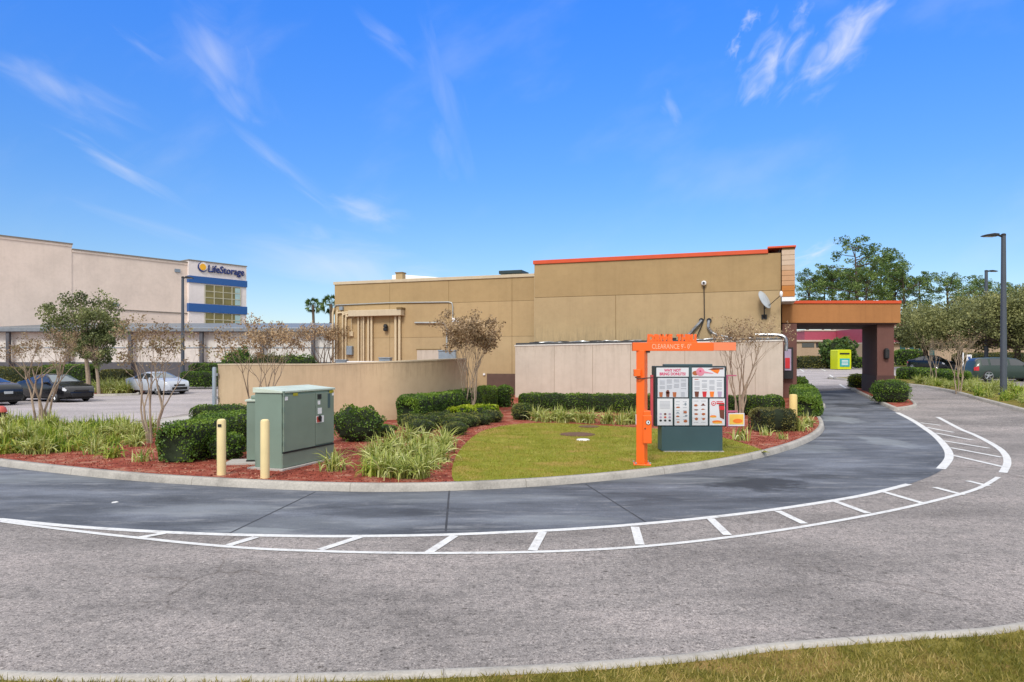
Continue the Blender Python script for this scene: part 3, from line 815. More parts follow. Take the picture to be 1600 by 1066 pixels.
# lawn and verge blades: countless, one object each
def turf(name, poly, N, L, w, mat_, dz, xr, yr, label, bias=None):
    V = []; r = rng; pts = []
    while len(pts) < N:
        x = r.uniform(*xr); y = r.uniform(*yr)
        if bias and r.random() > bias(x, y): continue
        if inside(poly, x, y): pts.append((x, y, terr(x, y)+dz))
    P = np.array(pts); n = len(P)
    a = r.normal(size=(n, 3))*.55; a[:, 2] = 1; a /= np.linalg.norm(a, axis=1)[:, None]
    b = np.cross(a, r.normal(size=(n, 3))); b /= np.linalg.norm(b, axis=1)[:, None]
    s = (L*r.uniform(.5, 1.3, n))[:, None]; ww = w*r.uniform(.7, 1.3, n)[:, None]
    Q = np.empty((n, 4, 3)); Q[:, 0] = P-b*ww; Q[:, 1] = P+b*ww; Q[:, 2] = P+a*s+b*ww*.15; Q[:, 3] = P+a*s-b*ww*.15
    o = quad_mesh(name, Q.reshape(-1, 3), clump_var(P, 2.2, 3, .22), mat_)
    return tag(o, label, 'grass', None, 'stuff')
vpoly = vin+bed_out
turf('verge_grass', vpoly, 110000, .045, .0036, L_turf, .118, (-7.0, 8.0), (2.6, 6.6), 'rough yellow green grass blades on the near verge')
turf('lawn_grass', lawn_poly, 36000, .035, .006, L_lawn, .12, (-1.6, 8.2), (11.4, 23.0), 'short olive green grass of the small lawn island')
# mulch chips
r = rng; pts = []
mp = iin+back
while len(pts) < 16000:
    x = r.uniform(-13, 11); y = r.uniform(11.4, 22)
    if inside(mp, x, y) and not inside(lawn_poly, x, y): pts.append((x, y, terr(x, y)+.118))
P = np.array(pts)
V = leaf_arrays(P, .05, None, .22, 0)
L_chip = m_leaf('mulch_chip', C(112, 54, 42), C(168, 86, 64), C(206, 150, 124), .0, .9)
tag(quad_mesh('mulch_chips', V, clump_var(P, 1, 5, .3), L_chip), 'loose red wood chips scattered over the mulch bed', 'mulch', None, 'stuff')

# canopy island
cisl = [Vector((p.x, p.y)) for p in crom([Vector((q.x, q.y, 0)) for q in (G(1327, 607), G(1340, 615), G(1354, 622), G(1383, 636), G(1400, 641.5), G(1428, 638.5), G(1433, 634), G(1418, 622), G(1396, 608))], 4)]+[Vector((22.8, 42.6)), Vector((21.0, 42.8))]
kerb('canopy_island_kerb', cisl+[cisl[0]], side=1)
sheet('canopy_island_bed', offset_poly(cisl, .15), .112, M['mulch'])

# ------------------------------------------------------------------ main building (local frame: x along the wall, y back)
AL = R(18.9); ca, sa = math.cos(AL), math.sin(AL)
M0 = Vector((12.3, 31.0))
def BL(px, py, d):
    rr = (px-800)/F
    lx = (rr*(M0.y+d*ca)-M0.x-d*sa)/(ca+rr*sa)
    Y = M0.y-lx*sa+d*ca
    return lx, ZA(py, Y)
bld = empty('donut_shop', (M0.x, M0.y, 0), -AL, 'tan stucco fast food building with orange parapet cap and drive-through canopy', 'building')
AN = 0.0; TW = 1.3; LW = 1.6
def bpart(name, m, x0, x1, y0, y1, z0, z1, bevel=0, parent=None): return part_box(name, m, parent or bld, x0, x1, y0, y1, z0, z1, bevel)
# annex
axl, _ = BL(805, 600, 0)
zl, zr = BL(805, 541, 0)[1], BL(1222, 533, 0)[1]
MB().hexa([(axl, 0, -.2), (0, 0, -.2), (0, TW-.003, -.2), (axl, TW-.003, -.2)], [(axl, 0, zl), (0, 0, zr), (0, TW-.003, zr), (axl, TW-.003, zl)]).build('annex_wall', M['cream'], bld)
# white drip edge and grimy membrane on top of the annex
MB().hexa([(axl-.03, -.03, zl), (.03, -.03, zr), (.03, TW-.01, zr), (axl-.03, TW-.01, zl)], [(axl-.03, -.03, zl+.06), (.03, -.03, zr+.06), (.03, TW-.01, zr+.06), (axl-.03, TW-.01, zl+.06)]).build('drip_edge', M['whitepanel'], bld)
MB().hexa([(axl+.02, .03, zl+.06), (-.05, .03, zr+.06), (-.05, TW-.02, zr+.06), (axl+.02, TW-.02, zl+.06)], [(axl+.02, .05, zl+.16), (-.05, .05, zr+.14), (-.05, TW-.02, zr+.16), (axl+.02, TW-.02, zl+.18)]).build('roof_membrane', M['dirtw'], bld)
# crumpled silver ducts lying along the annex roof
def zan(x): t = (x-axl)/(-axl); return zl+(zr-zl)*t
for k, (xa, xb, yy, rad) in enumerate(((axl+1.2, -6.4, .25, .05), (axl+.6, -5.6, .5, .06), (axl+2.5, -7.3, .75, .05), (-4.3, -.2, .3, .06), (-4.0, -.3, .55, .05))):
    n = int(abs(xb-xa)/.18); pts = []
    for i in range(n+1):
        x = xa+(xb-xa)*i/n
        pts.append((x, yy+.07*math.sin(i*.9+k)+random.gauss(0, .015), zan(x)+.15+.03*math.sin(i*.7+k)+random.gauss(0, .012)))
    MB().tube(pts, [rad*.8*(1+random.uniform(-.3, .3)) for i in range(n+1)], 7).build('duct', M['silver'] if k in (0, 3) else M['black'], bld, smooth=True)
# ducts entering the wall
for pts_, in (([(1096, 501), (1090, 508), (1078, 521), (1068, 528)],), ([(1108, 501), (1107, 512), (1116, 522), (1135, 527), (1160, 531)],)):
    Q = []
    for i, (px, py) in enumerate(pts_):
        d = TW-.02 if i == 0 else (TW-.12 if i < 3 else TW-.3)
        lx, z = BL(px, py, d); Q.append((lx, d, z))
    Q = [tuple(v) for v in crom(Q, 5)]
    MB().tube(Q, .075, 8).build('duct', M['silver'], bld, smooth=True)
    lx, z = BL(pts_[0][0], pts_[0][1], TW); MB().tube([(lx, TW-.06, z), (lx, TW+.02, z)], .12, 12).build('duct_collar', M['darkm'], bld)
# duct down the right corner
MB().tube([tuple(v) for v in crom([(-1.2, .3, zr+.3), (-.2, .3, zr+.28), (.12, .25, zr+.1), (.14, .2, zr-.45)], 5)], .08, 8).build('duct', M['silver'], bld, smooth=True)
for px in (866, 926, 985, 1070, 1180):
    lx, _ = BL(px, 600, 0); bpart('wall_joint', M['jointc'], lx-.01, lx+.01, -.004, .05, 0, zan(lx)-.02)
# tall block
tl, tz = BL(835, 410, TW); tr, tz2 = BL(1220, 391, TW)
ztop = (tz+tz2)/2
zj = BL(1000, 460.5, TW)[1]
bpart('wall', M['tanm'], tl, tr, TW, 13, -.3, zj)
bpart('upper_wall', M['tan_hi'], tl, tr, TW-.0, 13, zj+.02, ztop-.12)
bpart('wall_joint', M['joint'], tl+.02, tr-.02, TW+.02, 12.9, zj, zj+.02)
lx, _ = BL(962, 480, TW); bpart('wall_joint', M['joint'], lx-.012, lx+.012, TW-.003, TW+.03, zr+.2, zj)
lx2, _ = BL(1100, 480, TW)
bpart('parapet_cap', M['orange'], tl-.06, BL(1200, 391, TW)[0], TW-.07, 12.95, ztop-.12, ztop+.08, .012)
x1200 = BL(1200, 391, TW)[0]; x1241 = BL(1242, 391, TW-.1)[0]
zc2 = BL(1220, 387, TW)[1]
bpart('raised_cap', M['orange'], x1200-.02, x1241+.05, TW-.16, 9, ztop+.1, zc2+.06, .01)
# plank clad fin
zt = BL(1230, 391, TW)[1]; zb = BL(1230, 466, TW)[1]
fx0 = BL(1221, 400, TW)[0]+.01
fr = [(391, 399, 0), (399, 407, 0), (407, 415, 0), (415, 423, 1), (423, 431, 2), (431, 439, 2), (439, 446.5, 2), (446.5, 455, 3), (455, 464, 3)]
for i, (a, b, ci) in enumerate(fr):
    z1_, z0_ = BL(1230, a, TW)[1], BL(1230, b, TW)[1]
    bpart('cladding_plank', M['planks'][ci], fx0, x1241, TW-.1, 3.2, z0_+.008, z1_-.006, .006)
bpart('fin_core', M['joint'], fx0+.02, x1241-.02, TW-.08, 3.1, BL(1230, 464, TW)[1], ztop+.09)
bpart('fin_base_trim', M['white'], fx0, x1241+.03, TW-.12, 3.2, BL(1230, 471, TW)[1], BL(1230, 464.5, TW)[1])
# low wing
ll, lz = BL(523, 441, LW); lr = tl-.003; lz2 = BL(833, 428.5, LW)[1]; lz = (lz+lz2)/2
zjl = BL(700, 473.5, LW)[1]; zjm = BL(700, 527, LW)[1]
bpart('wing_wall', M['tan'], ll, lr, LW, 13.02, -.3, zjm)
bpart('wing_wall_middle', M['tan_mid'], ll, lr, LW, 13.02, zjm+.015, zjl)
bpart('wing_wall_upper', M['tan_hi'], ll, lr, LW, 13.02, zjl+.015, lz-.15)
bpart('wall_joint', M['joint'], ll+.03, lr-.03, LW+.02, 13, zjm, zjm+.015)
bpart('wall_joint', M['joint'], ll+.03, lr-.03, LW+.02, 13, zjl, zjl+.015)
bpart('wing_parapet_cap', M['trimtan'], ll-.06, lr-.002, LW-.06, 13.06, lz-.15, lz+.02, .01)
for px in (609, 701, 800):
    lx, _ = BL(px, 480, LW); bpart('wall_joint', M['joint'], lx-.011, lx+.011, LW-.003, LW+.03, 0, lz-.16)
bpart('brown_wainscot', M['brown_door'], BL(761, 585, LW)[0], axl+1, LW-.03, LW+.05, 0, BL(780, 584, LW)[1])
lx, z = BL(757, 585, LW); bpart('outlet_box', M['white'], lx-.06, lx+.06, LW-.08, LW, z-.05, z+.05)
bpart('corner_downpipe', M['trimtan'], tl-.07, tl-.005, TW+.2, LW-.001, 0, lz+.1)
# side wall under the canopy with posters
sx, _ = BL(1224, 560, 1.0)
bpart('side_bay', M['brown'], .08, BL(1245, 560, 2.2)[0], 2.2, 9, .1, BL(1230, 506, 2.2)[1])
zz1, zz0 = BL(1228, 543, 1.9)[1], BL(1228, 592, 1.9)[1]
pf = bpart('poster_frame', M['black'], .14, .55, 1.95, 2.02, zz0, zz1)
MB().box(.17, .46, 1.90, 1.948, zz0+.4, zz1-.08).build('poster', M['lilac'], pf)
MB().box(.19, .4, 1.87, 1.898, zz0+.5, zz1-.5).build('poster_print', M['redp'], pf)
# wall fittings on the wing : hood, conduits, boxes
hx0, hz1 = BL(550, 486, LW); hx1, _ = BL(632, 486, LW); _, hz0 = BL(590, 494.5, LW)
hd = bpart('pipe_hood', M['trimtan'], hx0, hx1, LW-.45, LW-.003, hz0, hz1, .02)
bpart('hood_cap', M['joint'], hx1-.25, hx1+.06, LW-.5, LW-.004, hz1+.002, hz1+.1)
for px, w_ in ((562, .07), (566.5, .04), (570, .07), (577.5, .08), (582.5, .09), (620, .1), (626, .1)):
    lx, _ = BL(px, 520, LW); MB().tube([(lx, LW-.14, .2), (lx, LW-.14, hz0+.02)], w_*.75, 10).build('pipe', M['pipe'], bld, smooth=True)
for px, py in ((528, 489), (537, 491), (542, 494)):
    lx, z = BL(px, py, LW); 
    MB().tube([tuple(v) for v in crom([(lx, LW-.1, .2), (lx, LW-.1, z-.25), (lx+.07, LW-.1, z-.05), (lx+.25, LW-.1, z), (hx0+.02, LW-.1, z)], 5)], .05, 8).build('pipe', M['pipe'], bld, smooth=True)
lx, z = BL(525, 481, LW); MB().tube([(ll-.05, LW-.12, .3), (ll-.05, LW-.12, z-.3), (ll+.02, LW-.1, z-.02)], .06, 8).build('pipe', M['pipe'], bld, smooth=True)
cz1 = BL(707, 472, LW)[1]; cx0 = ll+.02; cx1 = BL(708, 472, LW)[0]; zc_ = BL(525, 477, LW)[1]
MB().tube([(cx0-.05, LW-.05, zc_-.2), (cx0+.1, LW-.05, zc_), (cx1-4, LW-.05, (zc_+cz1)/2+.05), (cx1-.25, LW-.05, cz1), (cx1-.06, LW-.05, cz1-.05), (cx1, LW-.05, cz1-.25), (cx1, LW-.05, BL(707, 504, LW)[1])], .035, 8).build('conduit', M['metal'], bld, smooth=True)
lx, z = BL(713.5, 502, LW)
fl_ = MB().box(lx-.22, lx+.16, LW-.16, LW-.003, z-.17, z+.17).build('alarm_box', M['white'], bld, .02)
MB().tube([(lx-.03, LW-.18, z), (lx-.03, LW-.16, z)], .07, 14).build('alarm_lens', M['bluegrey'], fl_)
a = BL(649, 504.5, LW); b = BL(696, 504.5, LW); c_ = BL(699, 546, LW)
MB().tube([(a[0], LW-.08, a[1]), (b[0]-.15, LW-.08, b[1]), (b[0], LW-.08, b[1]-.06), (c_[0], LW-.08, b[1]-.28), (c_[0], LW-.08, c_[1])], .05, 8).build('conduit', M['metal'], bld, smooth=True)
lx, z = BL(548, 548, LW); MB().box(lx-.17, lx+.2, LW-.22, LW-.003, z-.25, z+.27).build('meter_box', M['bluegrey'], bld, .02)
lx, z = BL(550, 522, LW); MB().box(lx-.12, lx+.12, LW-.12, LW-.003, z-.14, z+.14).build('junction_box', M['pipe'], bld, .015)
MB().tube([(lx, LW-.05, z), (lx, LW-.05, hz0-.1), (lx+.3, LW-.05, hz0+.02)], .02, 6).build('conduit', M['pipe'], bld, smooth=True)
lx, z = BL(535, 482, LW); MB().box(lx-.13, lx+.1, LW-.16, LW-.003, z-.12, z+.1).build('security_light', M['bluegrey'], bld, .02)
lx, z = BL(604.5, 512, LW)
sc_ = MB().lathe([(.05, z-.22), (.13, z-.18), (.13, z-.02), (.06, z), (.13, z+.03), (.11, z+.16), (.04, z+.2)], 12, (lx, LW-.16)).build('wall_lamp', M['darkm'], bld, smooth=True)
MB().box(lx-.05, lx+.05, LW-.1, LW-.003, z-.1, z+.1).build('lamp_bracket', M['darkm'], sc_)
lx, z = BL(666, 547, LW); lx3, _ = BL(688, 547, LW)
bpart('access_hatch', M['cream'], lx-.55, lx3, LW-.05, LW-.003, z-.8, z)
bpart('hatch_frame', M['joint'], lx-.6, lx3+.03, LW-.06, LW-.004, z+.003, z+.06)
# camera ball and cable on the tall wall
lx, z = BL(1100, 443, TW)
cm_ = MB().lathe([(.02, z-.12), (.1, z-.08), (.13, z), (.1, z+.09), (.02, z+.12)], 14, (lx, TW-.14)).build('security_camera', M['white'], bld, smooth=True)
MB().tube([(lx, TW-.28, z), (lx, TW-.25, z)], .055, 12).build('camera_lens', M['black'], cm_)
MB().tube([(lx, TW-.14, z), (lx, TW, z)], .05, 8).build('camera_mount', M['white'], cm_)
MB().tube([(lx, TW-.03, z-.1), (lx+.02, TW-.03, BL(1100, 498, TW)[1]), (lx-.05, TW-.04, BL(1100, 504, TW)[1]), (lx-.35, TW-.2, zr+.2)], .025, 6).build('cable', M['darkm'], bld, smooth=True)
for px in (958, 1012):
    pass
# rooftop pieces seen above the low wing
# canopy
Yc = 33.8
cx0w = XA(1222, Yc); cx1w = XA(1407, Yc); zc0, zc1 = ZA(504.5, Yc), ZA(474.5, Yc); zc3 = ZA(470, Yc)
vv = Vector((sa, ca))
def cp(X, d, z):    # world point to local of bld
    w = Vector((X, Yc, z)); w.x += vv.x*d; w.y += vv.y*d
    p = Vector((w.x-M0.x, w.y-M0.y)); return (p.x*ca-p.y*sa, p.x*sa+p.y*ca, z)
def cbox(name, m, X0, X1, d0, d1, z0, z1, parent=None, bevel=0):
    q = [(X0, d0), (X1, d0), (X1, d1), (X0, d1)]
    return MB().hexa([cp(a, b, z0) for a, b in q], [cp(a, b, z1) for a, b in q]).build(name, m, parent or bld, bevel)
can = cbox('canopy', M['canopyb'], cx0w, cx1w, 0, 6.2, zc0, zc1)
cbox('canopy_cap', M['orange'], cx0w-.02, cx1w+.04, -.06, 6.25, zc1+.001, zc3, can, .01)
cbox('canopy_soffit', M['brown_d'], cx0w+.05, cx1w-.12, .08, 6.1, zc0-.07, zc0-.002, can)
px0 = XA(1372, Yc); px1 = XA(1398.5, Yc)
pr = cbox('canopy_pier', M['brown'], px0, px1, 0.25, 4.9, 0, zc0-.075)
cbox('pier_base', M['brown_d'], px0-.03, px1+.03, 0.21, 4.93, 0, ZA(587, Yc), pr)
lp = MB().tube([(0, 0, -.28), (0, 0, -.2), (0, 0, .2), (0, 0, .28)], [.05, .13, .13, .05], 10).build('wall_lamp', M['darkm'], bld, smooth=True)
q = cp(XA(1386, Yc), .13, ZA(553, Yc)); lp.location = q
wv = cbox('canopy_corner_post', M['brown_d'], XA(1226, Yc), XA(1240, Yc), .3, .8, 0, zc0-.075)

# rooftop units (separate things standing on the roof)
lx, z = BL(626, 426, 6); z0_ = lz
def bworld(lx, ly): return (M0.x+lx*ca+ly*sa, M0.y-lx*sa+ly*ca)
def roof_thing(name, px, py_top, d, w, dep, m, label, cat, pyb=0):
    lx, z = BL(px, py_top, d); wx, wy = bworld(lx, d)
    e = empty(name, (wx, wy, lz), -AL, label, cat)
    return e, z-lz
e, hh = roof_thing('roof_vent', 626, 426, 3.0, .4, .4, None, 'square tan vent stack on the low wing roof', 'roof vent')
part_box('flue', M['tan'], e, -.22, .22, -.2, .2, 0-.5, hh-.06); part_box('flue_cap', M['joint'], e, -.25, .25, -.24, .24, hh-.06, hh)
e, hh = roof_thing('roof_unit', 655, 431, 7.5, 1, 1, None, 'white sloped roof unit peeking over the low wing parapet', 'roof unit')
MB().prism_y([(-1.6, -.5), (1.9, -.5), (1.9, hh-.28), (-1.2, hh+.05), (-1.6, hh)], -.8, .8).build('housing', M['white'], e, .03)
part_box('base_rail', M['steel'], e, -1.7, 2.0, -.9, .9, -.7, -.51)
e, hh = roof_thing('roof_exhaust', 803, 424.5, 5.5, 1, 1, None, 'flat dark green exhaust hood on the roof beside the orange capped block', 'exhaust fan')
part_box('hood', M['teal_d'], e, -.72, .72, -.7, .7, hh-.2, hh, .03); part_box('curb', M['metal'], e, -.5, .5, -.5, .5, -.6, hh-.2)

# satellite dish
lx, z = BL(1194, 495, TW); wx, wy = bworld(lx, TW)
ds = empty('satellite_dish', (wx, wy, z), -AL, 'grey satellite dish on a bent mast bolted to the tan wall', 'satellite dish')
part_box('foot_plate', M['darkm'], ds, -.12, .12, -.05, 0, -.12, .1)
MB().tube([(0, -.04, -.05), (0, -.25, .1), (0, -.3, .55)], .03, 8).build('mast', M['darkm'], ds, smooth=True)
mb = MB(); nr, nt_ = 6, 28
vs = []; fs = []
for i in range(nr+1):
    for k in range(nt_):
        rr_ = i/nr; a_ = 2*math.pi*k/nt_; vs.append((rr_*.40*math.cos(a_), .10*rr_**2-.1, rr_*.46*math.sin(a_)))
for i in range(nr):
    for k in range(nt_): fs.append((i*nt_+k, i*nt_+(k+1) % nt_, (i+1)*nt_+(k+1) % nt_, (i+1)*nt_+k))
n0 = len(vs); vs += [(v[0], v[1]+.02, v[2]) for v in vs]; fs += [tuple(j+n0 for j in f[::-1]) for f in fs]
for k in range(nt_): b_ = nr*nt_; fs.append((b_+k, b_+n0+k, b_+n0+(k+1) % nt_, b_+(k+1) % nt_))
mb.add(vs, fs)
# reflector opens toward +x (upper right) and the viewer
mb.xf(Matrix.Translation((.02, -.4, .78)) @ Matrix.Rotation(R(-28), 4, 'Y') @ Matrix.Rotation(R(-118), 4, 'Z') @ Matrix.Rotation(R(180), 4, 'Z'))
mb.build('reflector', M['dish'], ds, smooth=True)
MB().tube([(.02, -.34, .35), (.35, -.55, .62), (.72, -.75, .95)], .016, 6).build('feed_arm', M['darkm'], ds, smooth=True)
MB().lathe([(.03, .86), (.07, .93), (.07, 1.06), (.03, 1.12)], 10, (.72, -.76)).build('receiver', M['white'], ds, smooth=True)

# ------------------------------------------------------------------ screen wall
swp0 = [(XA(345, 29.5), 29.5), (XA(505, 25.5), 25.5), (XA(600, 23.2), 23.2), (XA(722, 26.6), 26.6), (XA(726, 36.3), 36.3)]
swz = [EYE-9*29.5/F, EYE-9*25.5/F, EYE-3.5*22.4/F, EYE+.5*34/F]
def zwall(px_, py_, Yv): return ZA(py_, Yv)
swz0 = [ZA(570.5, 29.5), ZA(570.5, 25.5), ZA(566.8, 23.2), ZA(562, 26.6), ZA(562, 36.3)]
_c = [Vector((a[0], a[1], z)) for a, z in zip(swp0[:4], swz0[:4])]
def _soft(pts, r):
    out = [pts[0]]
    for a, b, c in zip(pts, pts[1:], pts[2:]):
        p, q = b+(a-b).normalized()*r, b+(c-b).normalized()*r
        out += [p.lerp(b, t).lerp(b.lerp(q, t), t) for t in (0, .17, .33, .5, .67, .83, 1)]
    return out+[pts[-1]]
_c = _soft(_c, 1.3)
swp = [(v.x, v.y) for v in _c]+[swp0[4]]; swz = [v.z for v in _c]+[swz0[4]]
sw = empty('screen_wall', (swp0[1][0], swp0[1][1], .1), 0, 'long low tan stucco wall enclosing the service yard behind the green cabinet', 'wall')
def wall_run(name, pts, zs, th, m, z0, zoff=0, h=None, out=0):
    pts = [Vector(p) for p in pts]
    A = offset_poly(pts, -th/2-out); B = offset_poly(pts, th/2+out); o = Vector((swp0[1][0], swp0[1][1], .1))
    mb = MB()
    for i in range(len(pts)-1):
        lo = [z0, z0] if h is None else [zs[i]+zoff, zs[i+1]+zoff]
        hi = [zs[i], zs[i+1]] if h is None else [zs[i]+zoff+h, zs[i+1]+zoff+h]
        q = [(A[i], 0), (A[i+1], 1), (B[i+1], 1), (B[i], 0)]
        mb.hexa([Vector((p.x, p.y, lo[k]))-o for p, k in q], [Vector((p.x, p.y, hi[k]))-o for p, k in q])
    bm = bmesh.new(); me = bpy.data.meshes.new(name); me.from_pydata(mb.v, [], mb.f); bm.from_mesh(me)
    bmesh.ops.remove_doubles(bm, verts=bm.verts[:], dist=.0005)
    # drop the internal faces between the runs
    kill = [f for f in bm.faces if all(len(e.link_faces) >= 3 for e in f.edges)]
    bmesh.ops.delete(bm, geom=kill, context='FACES_ONLY'); bm.to_mesh(me); bm.free()
    me.polygons.foreach_set('use_smooth', [True]*len(me.polygons))
    try: me.set_sharp_from_angle(angle=R(40))
    except Exception: pass
    return link_mesh(name, me, m, sw)
ret = [(swp[0][0]-.4, 37.5)]
full = ret+swp; fz = [swz[0]]+swz
wall_run('wall', full, fz, .22, M['wallwall'], -.1)
wall_run('coping', full, fz, .22, M['trimtan'], 0, zoff=0.002, h=.05, out=.02)
# gate post at the left end of the wall
gp = empty('gate_post', (swp[0][0]-.19, 29.3, .1), 0, 'round blue grey steel gate post against the left end of the tan wall', 'post')
MB().lathe([(.085, 0), (.085, ZA(575, 29.5)-.1), (.06, ZA(575, 29.5)-.06)], 14).build('post', M['bluegrey'], gp, smooth=True)
for z_ in (.4, 1.4): part_box('hinge', M['steel'], gp, .06, .16, -.05, .05, z_, z_+.12)
# service gear behind the wall
def yard(name, px0, px1, pyt, Y, m, label, cat, dep=.6, lid=None):
    x0, x1 = XA(px0, Y), XA(px1, Y); z1 = ZA(pyt, Y)
    e = empty(name, ((x0+x1)/2, Y, .112), 0, label, cat)
    hw = (x1-x0)/2; part_box('housing', m, e, -hw, hw, 0, dep, 0, z1-.112-.06, .02)
    part_box('lid', lid or m, e, -hw-.03, hw+.03, -.03, dep+.03, z1-.112-.06+.002, z1-.112, .01)
    return e
yard('utility_cabinet', 524, 540, 562, 33, M['bluegrey'], 'small blue grey utility cabinet behind the wall at the building corner', 'utility box', .5)
yard('cooler_unit', 543, 592, 564.5, 32, M['metal'], 'wide flat white topped cooler unit behind the tan wall', 'air conditioner', 1.2, M['white'])
yard('air_conditioner', 592, 609, 558.5, 34, M['bluegrey'], 'blue grey air conditioner behind the wall below the wall lamp', 'air conditioner', .7)
e = yard('electrical_box', 685, 712, 547, 33.5, M['bluegrey'], 'blue grey electrical box with slanted front above the wall beside the seed-head tree', 'utility box', .6)

# ------------------------------------------------------------------ green switchgear cabinet
pc = G(440, 735, .112)
ang = R(70)
fd = Vector((math.cos(ang), math.sin(ang))); sd = Vector((-math.sin(ang), math.cos(ang)))
cb = empty('transformer_cabinet', (pc.x, pc.y, .112), ang, 'large green metal transformer cabinet with locked door on a slab', 'utility cabinet')
CL, CD, CH = 1.66, .62, ZA(610.5, pc.y)-.112
part_box('slab', M['concrete'], cb, -.1, CL+.1, -.1, CD+.1, -.06, .03)
part_box('body', M['cab2'], cb, 0, CL, 0, CD, .03, CH-.05, .008)
MB().hexa([(-.03, -.03, CH-.048), (CL+.03, -.03, CH-.048), (CL+.03, CD+.03, CH-.048), (-.03, CD+.03, CH-.048)], [(-.03, -.03, CH-.01), (CL+.03, -.03, CH-.01), (CL+.03, CD+.03, CH+.05), (-.03, CD+.03, CH+.05)]).build('lid', M['cabtop_lit'], cb, .006)
dr = part_box('door', M['cab'], cb, .03, CL*.60, -.028, -.002, .34, CH-.09, .004)
part_box('door', M['cab'], cb, CL*.60+.012, CL-.02, -.028, -.002, .36, CH-.09, .004)
part_box('painted_door_shadow', M['black'], cb, .02, CL-.02, -.04, -.001, .31, .335)  # black strip painted in for the shadow under the doors
part_box('skirt', M['cab'], cb, .0, CL, -.02, -.002, .04, .305, .003)
for z_ in (.45, .8, 1.1, 1.4): part_box('hinge', M['cab2'], dr, .0, .045, -.045, -.029, z_, z_+.09)
hx = CL*.68
h_ = MB().tube([(hx, -.06, .9), (hx, -.029, .9)], .05, 12).build('handle', M['black'], cb)
MB().box(hx-.02, hx+.02, -.075, -.061, .82, .93).build('padlock', M['darkm'], h_)
part_box('warning_sticker', M['black'], cb, hx-.06, hx+.07, -.034, -.029, CH-.22, CH-.12)
part_box('notice_sticker', M['white'], cb, hx-.05, hx+.03, -.034, -.029, CH-.33, CH-.25)
part_box('notice_sticker', M['white'], cb, hx-.05, hx+.08, -.034, -.029, CH-.52, CH-.4)
o = part_box('danger_label', M['white'], cb, hx-.1, hx+.15, -.034, -.029, CH-.70, CH-.56)
part_box('red_print', M['hydrant'], o, hx-.09, hx+.02, -.037, -.0345, CH-.69, CH-.57)
for xx in (.3, CL-.18): part_box('yellow_sticker', M['sticker'], cb, xx, xx+.14, -.034, -.029, CH-.115, CH-.06)
part_box('rating_plate', M['white'], cb, .06, .14, -.034, -.029, CH-.19, CH-.12)
part_box('rating_plate', M['white'], cb, CL-.09, CL-.03, -.034, -.029, CH-.17, CH-.09)
part_box('vent_strip', M['teal'], cb, CL-.24, CL-.16, -.034, -.029, CH-.42, CH-.12)
o = G(400, 729, .112)
c2 = empty('meter_cabinet', (XA(396.5, 13.9), 13.9, .112), ang-R(62), 'narrow green side cabinet tucked behind the large transformer cabinet', 'utility cabinet')
part_box('slab', M['concrete'], c2, -.5, .35, -.35, .3, -.06, .03)
h2 = ZA(624, 13.9)-.112
part_box('body', M['cab2'], c2, -.11, .22, -.12, .2, .06, h2-.04, .006); part_box('lid', M['cabtop_lit'], c2, -.14, .25, -.15, .23, h2-.04+.001, h2, .005)
part_box('grommet', M['cab2'], c2, -.05, .15, -.05, .12, h2+.001, h2+.08, .02); part_box('base_gap', M['black'], c2, -.12, .23, -.13, .21, .031, .058)
def bollard(px, pyb, pyt, rad, label, m, group='pale yellow concrete filled bollards', dz=.112):
    p = G(px, pyb, dz); h = ZA(pyt, p.y)-p.z
    e = empty('bollard', (p.x, p.y, p.z), 0, label, 'bollard', group)
    MB().lathe([(rad, -.1), (rad, h-.05), (rad*.9, h-.02), (rad*.6, h-.004), (rad*.1, h)], 18).build('sleeve', m, e, smooth=True)
    return e, h
e, h_ = bollard(346, 742, 654.5, .078, 'pale yellow bollard left of the green cabinet beside the round shrub', M['bollard'])
part_box('tag', M['darkm'], e, -.03, .03, -.09, -.075, h_-.14, h_-.09)
bollard(414, 747, 655, .078, 'pale yellow bollard standing in front of the green cabinet', M['bollard'])
bollard(1239.5, 656, 616, .13, 'yellow bollard among hedges at the bend right of the menu board', M['bollard_y'])
bollard(1233.5, 618, 579, .16, 'yellow bollard against the dark canopy wall of the building', M['bollard_y'])

# ------------------------------------------------------------------ clearance bar
pp = G(1003, 726, .122); Zp = pp.y; pxm = Zp/F
cl = empty('clearance_sign', (pp.x, Zp, .122), 0, 'orange overhead clearance bar on a post with speaker box, on the lawn', 'clearance sign')
def cx(px): return XA(px, Zp)-pp.x
def cz(py): return ZA(py, Zp)-.122
post = MB().box(-.085, .085, -.09, .09, .03, cz(548)).xf(Matrix.Rotation(R(-32), 4, 'Z')).build('post', M['orange_p'], cl, .008)
MB().box(-.17, .17, -.15, .15, 0, .03).xf(Matrix.Rotation(R(-8), 4, 'Z')).build('base_plate', M['orange_p'], cl, .006)
for a_, b_ in ((-.14, -.12), (.14, -.12), (-.14, .12), (.14, .12)): MB().tube([(a_, b_, .03), (a_, b_, .06)], .02, 6).build('bolt', M['metal'], cl)
arm = part_box('arm', M['orange_p'], cl, cx(988), cx(1113.5), -.07, .07, cz(548.5), cz(535.5), .006)
part_box('lit_arm_end', M['orange_lit'], cl, cx(1113.5)+.001, cx(1148.5), -.068, .068, cz(548), cz(535.5), .006)  # flat end of the bar, brighter light of a fold put into its colour
part_box('bracket', M['brown_d'], cl, cx(1002), cx(1015), -.05, .05, cz(551.5), cz(548.6))
text_obj('clearance_lettering', "CLEARANCE 9'- 0\"", .135, .002, mat('pale_orange_print', C(255, 186, 150, .95), .6), arm, Matrix.Translation(((cx(1012)+cx(1084))/2, -.0735, (cz(548.5)+cz(535.5))/2)) @ FACE, sx=.72)
